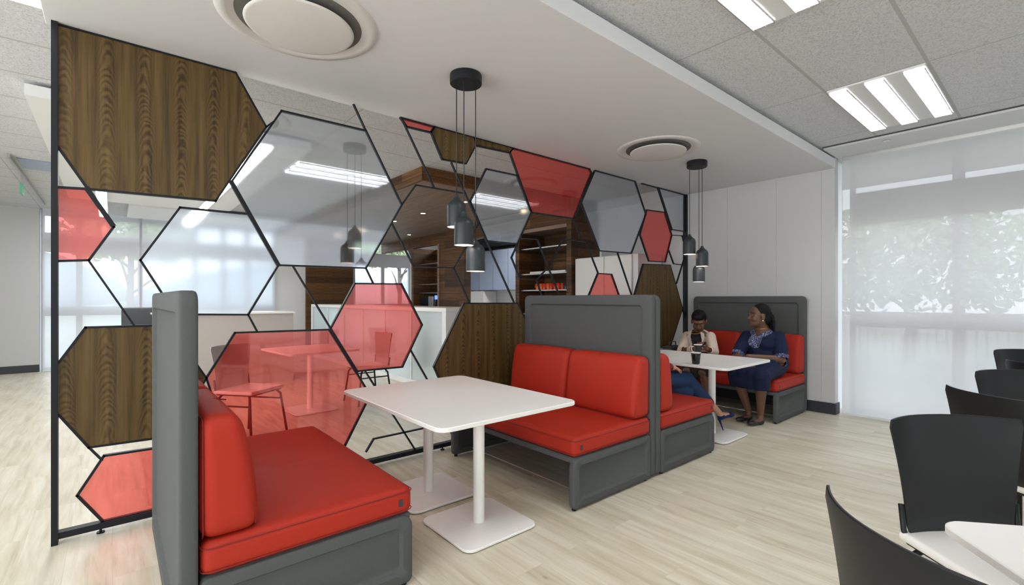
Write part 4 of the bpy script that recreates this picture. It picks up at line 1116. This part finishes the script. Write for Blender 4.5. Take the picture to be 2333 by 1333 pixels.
cN = Vector((-2.20, 5.36, 0.90))
def dressfn(c):
    c = Vector(c)
    q = Vector((c.x + 2.212, 0, c.z - 0.845))
    if c.y < 5.40 and (q.x / 0.066) ** 2 + (q.z / 0.088) ** 2 < 1: return 1
    d = (c - Vector((-2.188, 5.44, 0.955))); d.z *= 1.0
    if d.length < 0.122 and c.z > 0.85 and c.y < 5.46: return 1
    for s_, e_ in ((slL, Vector(elL)), (slR, Vector(elR))):
        ax = (e_ - Vector(shL if s_ is slL else shR)).normalized(); k = (c - s_).dot(ax)
        if -0.005 < k < 0.09 and (c - s_).length < 0.115: return 1
    return 0
def neckcut(c):
    d = Vector(c) - Vector((-2.187, 5.440, 0.965)); 
    if d.z > -0.05 and Vector((d.x, d.y)).length < 0.078: return True
    # V opening
    if c.y < 5.41 and -0.075 < d.z and abs(d.x + 0.015) < 0.012 + 0.45 * (d.z + 0.075): return True
    for s_, e_, h_ in ((slL, Vector(elL), shL), (slR, Vector(elR), shR)):
        ax = (e_ - Vector(h_)).normalized()
        if (Vector(c) - s_).dot(ax) > 0.034 and (Vector(c) - s_).length < 0.11 and c.z < 0.72: return True
    if c.z < 0.372 and c.y < 5.15: return True
    return False
dress = dr.fuse('dress', ['navy_dress', 'lace'], P1, 0.0075, 5, matfn=dressfn, cut=neckcut)
so = dress.modifiers.new('solid', 'SOLIDIFY'); so.thickness = 0.004; so.offset = -1
hr = Clay()
hr.ell(hc + HM @ Vector((0, -0.032, 0.050)), (0.090, 0.100, 0.094), HM)
hr.ell(hc + HM @ Vector((0, -0.078, -0.01)), (0.084, 0.068, 0.088), HM)
def hcut(c):
    q = HM.inverted() @ (Vector(c) - hc)
    return (q.y > 0.040 and q.z < 0.085) or (abs(q.x) > 0.05 and q.y > -0.035 and q.z < 0.03)
hair = hr.fuse('hair', 'hair_black', P1, 0.006, 3, cut=hcut)
so = hair.modifiers.new('solid', 'SOLIDIFY'); so.thickness = 0.006
rnd = random.Random(4)
for k in range(24):
    a = (k % 12 - 5.5) / 5.5
    base = hc + HM @ Vector((a * 0.074, -0.100 + 0.03 * abs(a) - 0.018 * (k // 12), 0.05 - 0.045 * (k % 3)))
    end = hc + HM @ Vector((a * 0.078 + 0.010, -0.140 - 0.012 * (k % 4), -0.17 - 0.03 * rnd.random()))
    midp = base.lerp(end, 0.45) + HM @ Vector((0, -0.028, 0))
    MB().tube([base, base.lerp(midp, 0.5) + HM @ Vector((0, -0.012, 0)), midp, midp.lerp(end, 0.5), end], [0.011, 0.012, 0.011, 0.010, 0.006], 8).build('braid', 'hair_black', hair, smooth=True)
shoe('shoe', hL, tL, 'shoe_black', P1, 0.032, 0.040); shoe('shoe', hR, tR, 'shoe_black', P1, 0.032, 0.040)
Clay().ell((-2.095, 5.352, 0.875), (0.010, 0.006, 0.012), None, 8).mb.build('brooch', 'screen_frame', P1, smooth=True)

# --- woman in the cream blazer
P2 = thing('person', 'short-haired woman in a cream blazer bending over a phone, seated in the corner', 'person', (0, 0, 0))
hc2 = Vector((-2.872, 5.345, 1.025)); HM2 = frame(Vector((0.30, -0.72, -0.50)))
cl = Clay(); add_head(cl, hc2, HM2, 1.04)
cl.chain([hc2 + HM2 @ Vector((0, -0.025, -0.03)), (-2.93, 5.44, 0.955), (-2.955, 5.48, 0.89)], [0.052, 0.052, 0.058])
cl.ell((-2.96, 5.50, 0.82), (0.15, 0.10, 0.11)).ell((-2.955, 5.50, 0.68), (0.13, 0.11, 0.14)).ell((-2.95, 5.52, 0.56), (0.16, 0.14, 0.10))
s2L, s2R = (-2.80, 5.485, 0.838), (-3.115, 5.50, 0.825); e2L, e2R = (-2.64, 5.255, 0.685), (-3.02, 5.20, 0.665); w2L, w2R = (-2.615, 5.045, 0.735), (-2.735, 5.035, 0.735)
cl.chain([s2L, e2L, w2L], [0.050, 0.040, 0.026]).chain([s2R, e2R, w2R], [0.050, 0.040, 0.026])
add_hand(cl, w2L, Vector((-0.10, -0.55, 0.45)), (-0.85, -0.1, 0.25), 0.75, 0.85, side=1)
add_hand(cl, w2R, Vector((0.30, -0.55, 0.40)), (0.85, 0.2, 0.25), 0.75, 0.85, side=-1)
k2L, k2R = (-2.66, 5.04, 0.475), (-2.84, 5.02, 0.475)
cl.chain([(-2.87, 5.47, 0.54), k2L], [0.085, 0.056]).chain([(-3.03, 5.47, 0.54), k2R], [0.085, 0.056])
for k_, a_ in ((k2L, (-2.62, 5.10, 0.09)), (k2R, (-2.76, 5.07, 0.09))):
    k_, a_ = Vector(k_), Vector(a_); mid = k_.lerp(a_, 0.32) + Vector((0, 0.012, 0)); cl.chain([k_, mid, a_, a_ + Vector((0.01, -0.10, -0.05))], [0.050, 0.050, 0.028, 0.022])
body2 = cl.fuse('body', ['skin_deep', 'lips'], P2, 0.0058, 3, matfn=lipfn(hc2, HM2, 1.04)); face_extras(body2, hc2, HM2, 1.04, closed=True)
h2 = Clay().ell(hc2 + HM2 @ Vector((0, -0.022, 0.050)), (0.086, 0.100, 0.088), HM2).ell(hc2 + HM2 @ Vector((0, 0.0, 0.085)), (0.070, 0.082, 0.056), HM2)
def h2cut(c):
    q = HM2.inverted() @ (Vector(c) - hc2); return q.y > 0.030 and q.z < 0.062 or q.z < -0.03
hh = h2.fuse('hair', 'hair_black', P2, 0.0055, 2, cut=h2cut); so = hh.modifiers.new('solid', 'SOLIDIFY'); so.thickness = 0.006
tp = Clay().ell((-2.955, 5.485, 0.80), (0.125, 0.105, 0.115)).ell((-2.95, 5.485, 0.66), (0.125, 0.125, 0.14))
tp.fuse('top', 'black_top', P2, 0.008, 4)
bl = Clay().ell((-2.96, 5.495, 0.815), (0.165, 0.118, 0.115)).ell((-2.955, 5.50, 0.67), (0.155, 0.135, 0.155)).ell((-2.955, 5.49, 0.865), (0.10, 0.07, 0.045))
sl2L, sl2R = Vector(e2L).lerp(Vector(w2L), 0.55), Vector(e2R).lerp(Vector(w2R), 0.68)
bl.chain([s2L, e2L, sl2L], [0.062, 0.054, 0.040]).chain([s2R, e2R, sl2R], [0.062, 0.054, 0.042])
def blcut(c):
    c = Vector(c); ax = -2.925 + (c.z - 0.8) * 0.02
    if c.y < 5.47 and abs(c.x - ax) < 0.052 + 0.040 * max(0, (c.z - 0.72) / 0.15) and c.z > 0.52 and (c.x < -2.80): return True
    if (c - Vector((-2.95, 5.47, 0.915))).length < 0.062: return True
    for s_, e_ in ((sl2L, Vector(e2L)), (sl2R, Vector(e2R))):
        if (c - s_).dot((s_ - e_).normalized()) > 0.022 and (c - s_).length < 0.08: return True
    return False
bz = bl.fuse('blazer', 'blazer', P2, 0.0075, 4, cut=blcut); so = bz.modifiers.new('solid', 'SOLIDIFY'); so.thickness = 0.006; so.offset = -1
for q in (-1, 1):       # flat notched lapels
    lp = MB().add([(-2.935 + q * 0.052, 5.392, 0.905), (-2.935 + q * 0.100, 5.398, 0.880), (-2.93 + q * 0.108, 5.385, 0.835), (-2.925 + q * 0.058, 5.362, 0.690), (-2.928 + q * 0.078, 5.372, 0.80)], [(0, 1, 2, 4), (4, 2, 3)]).build('lapel', 'blazer', bz)
    so = lp.modifiers.new('solid', 'SOLIDIFY'); so.thickness = 0.008
    Clay().ell((-2.925 + q * 0.118, 5.382, 0.852), (0.010, 0.004, 0.006), None, 6).mb.build('lapel_pin', 'tag_dark', bz)
MB().tube([Vector((-2.94, 5.455, 0.90)) + Vector((0.07 * math.cos(a), 0.065 * math.sin(a) - 0.035, 0.03 * math.sin(a))) for a in [k * PI / 12 for k in range(24)]], 0.0045, 6, closed=True).build('necklace', 'gold', P2, smooth=True)
sk2 = Clay().ell((-2.95, 5.51, 0.575), (0.185, 0.165, 0.125)).chain([(-2.88, 5.46, 0.56), (-2.67, 5.07, 0.49)], [0.115, 0.078]).chain([(-3.02, 5.46, 0.56), (-2.85, 5.05, 0.49)], [0.115, 0.078]).chain([(-2.95, 5.46, 0.56), (-2.76, 5.06, 0.49)], [0.11, 0.07])
for x in (-2.66, -2.76, -2.85): sk2.chain([(x, 5.055, 0.485), (x, 5.06, 0.43)], [0.068, 0.058])
sk2.fuse('skirt', 'printed_cloth', P2, 0.008, 5)
for a_ in ((-2.62, 5.10), (-2.76, 5.07)): shoe('shoe', (a_[0], a_[1] + 0.02, 0.032), (a_[0] + 0.02, a_[1] - 0.20, 0.028), 'shoe_black', P2, 0.03, 0.037)
ph = thing('mobile_phone', 'black mobile phone held in both hands by the woman in cream', 'phone', (-2.665, 4.975, 0.792))
pb = MB().rbox((0, 0, 0), (0.130, 0.009, 0.066), 0.004, n=2, e=2).build('phone_body', 'phone_black', ph, smooth=True)
pb.rotation_euler = (math.radians(-52), 0, math.radians(12))

# --- person in jeans, mostly hidden by the booth panels
P3 = thing('person', 'person in blue jeans and navy high heels, legs crossed, mostly hidden by booth panel', 'person', (0, 0, 0))
hc3 = Vector((-2.56, 3.50, 1.165)); HM3 = frame(Vector((0.1, 0.98, -0.1)))
cl = Clay(); add_head(cl, hc3, HM3, 0.97)
cl.chain([hc3 + HM3 @ Vector((0, -0.02, -0.04)), (-2.555, 3.46, 1.02)], [0.052, 0.055])
cl.ell((-2.55, 3.45, 0.90), (0.15, 0.10, 0.12)).ell((-2.53, 3.44, 0.74), (0.13, 0.11, 0.14)).ell((-2.50, 3.46, 0.58), (0.16, 0.14, 0.10))
s3R, s3L = (-2.38, 3.46, 0.93), (-2.71, 3.46, 0.93); e3R, e3L = (-2.32, 3.60, 0.70), (-2.78, 3.62, 0.70); w3R, w3L = (-2.27, 3.775, 0.69), (-2.58, 3.80, 0.68)
cl.chain([s3R, e3R, w3R], [0.046, 0.038, 0.026]).chain([s3L, e3L, w3L], [0.046, 0.038, 0.026])
add_hand(cl, w3R, Vector((0.05, 0.9, -0.25)), (-0.3, 0, -0.9), 0.6, 0.85, side=-1)
add_hand(cl, w3L, Vector((0.5, 0.7, -0.1)), (0, 0, -1), 0.5, 0.85, side=1)
kA, kB, anA, anB = Vector((-2.270, 3.985, 0.560)), Vector((-2.275, 3.99, 0.452)), Vector((-2.135, 4.325, 0.238)), Vector((-2.38, 4.10, 0.10))
cl.chain([(-2.43, 3.50, 0.58), kA], [0.085, 0.058]).chain([(-2.58, 3.50, 0.56), kB], [0.085, 0.055])
cl.chain([kA, kA.lerp(anA, 0.35), anA], [0.05, 0.05, 0.028]).chain([kB, kB.lerp(anB, 0.35), anB, (-2.38, 4.22, 0.04)], [0.05, 0.05, 0.028, 0.024])
hlA, toA = Vector((-2.134, 4.345, 0.182)), Vector((-2.085, 4.535, 0.190))
cl.chain([anA, hlA.lerp(toA, 0.1) + Vector((0, 0, 0.015)), hlA.lerp(toA, 0.7)], [0.029, 0.028, 0.022])
b3 = cl.fuse('body', ['skin_light', 'lips'], P3, 0.0062, 3, matfn=lipfn(hc3, HM3, 0.97)); face_extras(b3, hc3, HM3, 0.97)
Clay().ell(hc3 + HM3 @ Vector((0, -0.03, 0.03)), (0.086, 0.095, 0.095), HM3).ell(hc3 + HM3 @ Vector((0, -0.06, -0.06)), (0.08, 0.06, 0.10), HM3).fuse('hair', 'hair_black', P3, 0.007, 3)
jn = Clay().ell((-2.50, 3.46, 0.575), (0.175, 0.155, 0.125)).chain([(-2.43, 3.50, 0.585), kA], [0.100, 0.074]).chain([(-2.58, 3.50, 0.565), (-2.29, 3.97, 0.46)], [0.100, 0.072]).chain([(-2.29, 3.97, 0.46), kB], [0.072, 0.066])
jn.chain([kA, kA.lerp(anA, 0.35), kA.lerp(anA, 0.72)], [0.074, 0.062, 0.045]).chain([kB, kB.lerp(anB, 0.35), kB.lerp(anB, 0.92)], [0.064, 0.056, 0.038])
jn.fuse('jeans', 'denim', P3, 0.0075, 4)
sh3 = Clay().ell((-2.55, 3.45, 0.885), (0.17, 0.115, 0.13)).ell((-2.53, 3.445, 0.72), (0.155, 0.135, 0.15)).ell((-2.50, 3.47, 0.62), (0.17, 0.15, 0.08)).chain([s3R, Vector(s3R).lerp(Vector(e3R), 0.7)], [0.062, 0.055]).chain([s3L, Vector(s3L).lerp(Vector(e3L), 0.7)], [0.062, 0.055])
sh3.fuse('shirt', 'white_cloth', P3, 0.008, 4)
for s_, e_, w_ in ((s3R, e3R, w3R), (s3L, e3L, w3L)):
    Clay().chain([Vector(s_).lerp(Vector(e_), 0.72), e_, Vector(e_).lerp(Vector(w_), 0.75)], [0.056, 0.050, 0.038]).fuse('sleeve', 'burgundy', P3, 0.007, 3)
shoe('shoe', hlA, toA, 'shoe_navy', P3, 0.034, 0.036, up=(0.1, -0.1, 1), spike=(hlA + Vector((0, -0.005, -0.012)), (-2.098, 4.352, 0.062)))
shoe('shoe', (-2.38, 4.09, 0.085), (-2.38, 4.29, 0.03), 'shoe_navy', P3, 0.032, 0.036, spike=((-2.38, 4.085, 0.07), (-2.38, 4.08, 0.001)))

# --- cups and bag
def cup(label, loc, rot, white_rim):
    t = thing('coffee_cup', label, 'cup', loc, rot, 'dark cups on the white booth table')
    o = MB().lathe([(0.0, 0.0), (0.030, 0.0), (0.033, 0.004), (0.041, 0.085), (0.0415, 0.098), (0.0385, 0.098), (0.031, 0.01), (0.0, 0.008)], n=32).build('cup_body', 'cup_black', t, smooth=True)
    MB().lathe([(0.0385, 0.0975), (0.0425, 0.0975), (0.0425, 0.104), (0.0385, 0.104), (0.0385, 0.0975)], n=32).build('rim', 'cup_white', o, smooth=True)
    MB().lathe([(0.0, 0.084), (0.037, 0.084), (0.037, 0.086), (0.0, 0.086)], n=24).build('coffee', 'coffee', o)
    if white_rim: MB().tube([(0.036, 0, 0.085), (0.062, 0, 0.080), (0.068, 0, 0.055), (0.055, 0, 0.028), (0.033, 0, 0.024)], 0.0055, 8).build('handle', 'cup_white' if white_rim else 'cup_black', t, smooth=True)
    return t
cup('dark cup with a pale rim standing at the near edge of the white booth table', (-2.155, 3.955, 0.7152), 0.8, False)
cup('dark cup with a pale curved handle in front of the woman in cream', (-2.515, 4.655, 0.7152), math.radians(229), True)
bg_ = thing('handbag', 'dark grey handbag standing on the far sofa beside the woman in cream', 'bag', (-3.235, 5.36, 0.455))
MB().rbox((0, 0, 0.125), (0.13, 0.26, 0.25), 0.02, n=3, e=3).build('bag_body', 'bag_grey', bg_, smooth=True)
MB().tube([(0, -0.08, 0.245), (0, -0.07, 0.30), (0, 0.07, 0.30), (0, 0.08, 0.245)], 0.007, 8).build('bag_handle', 'bag_grey', bg_, smooth=True)
MB().box(-0.066, 0.066, -0.131, -0.126, 0.225, 0.24).build('trim_strip', 'screen_frame', bg_)
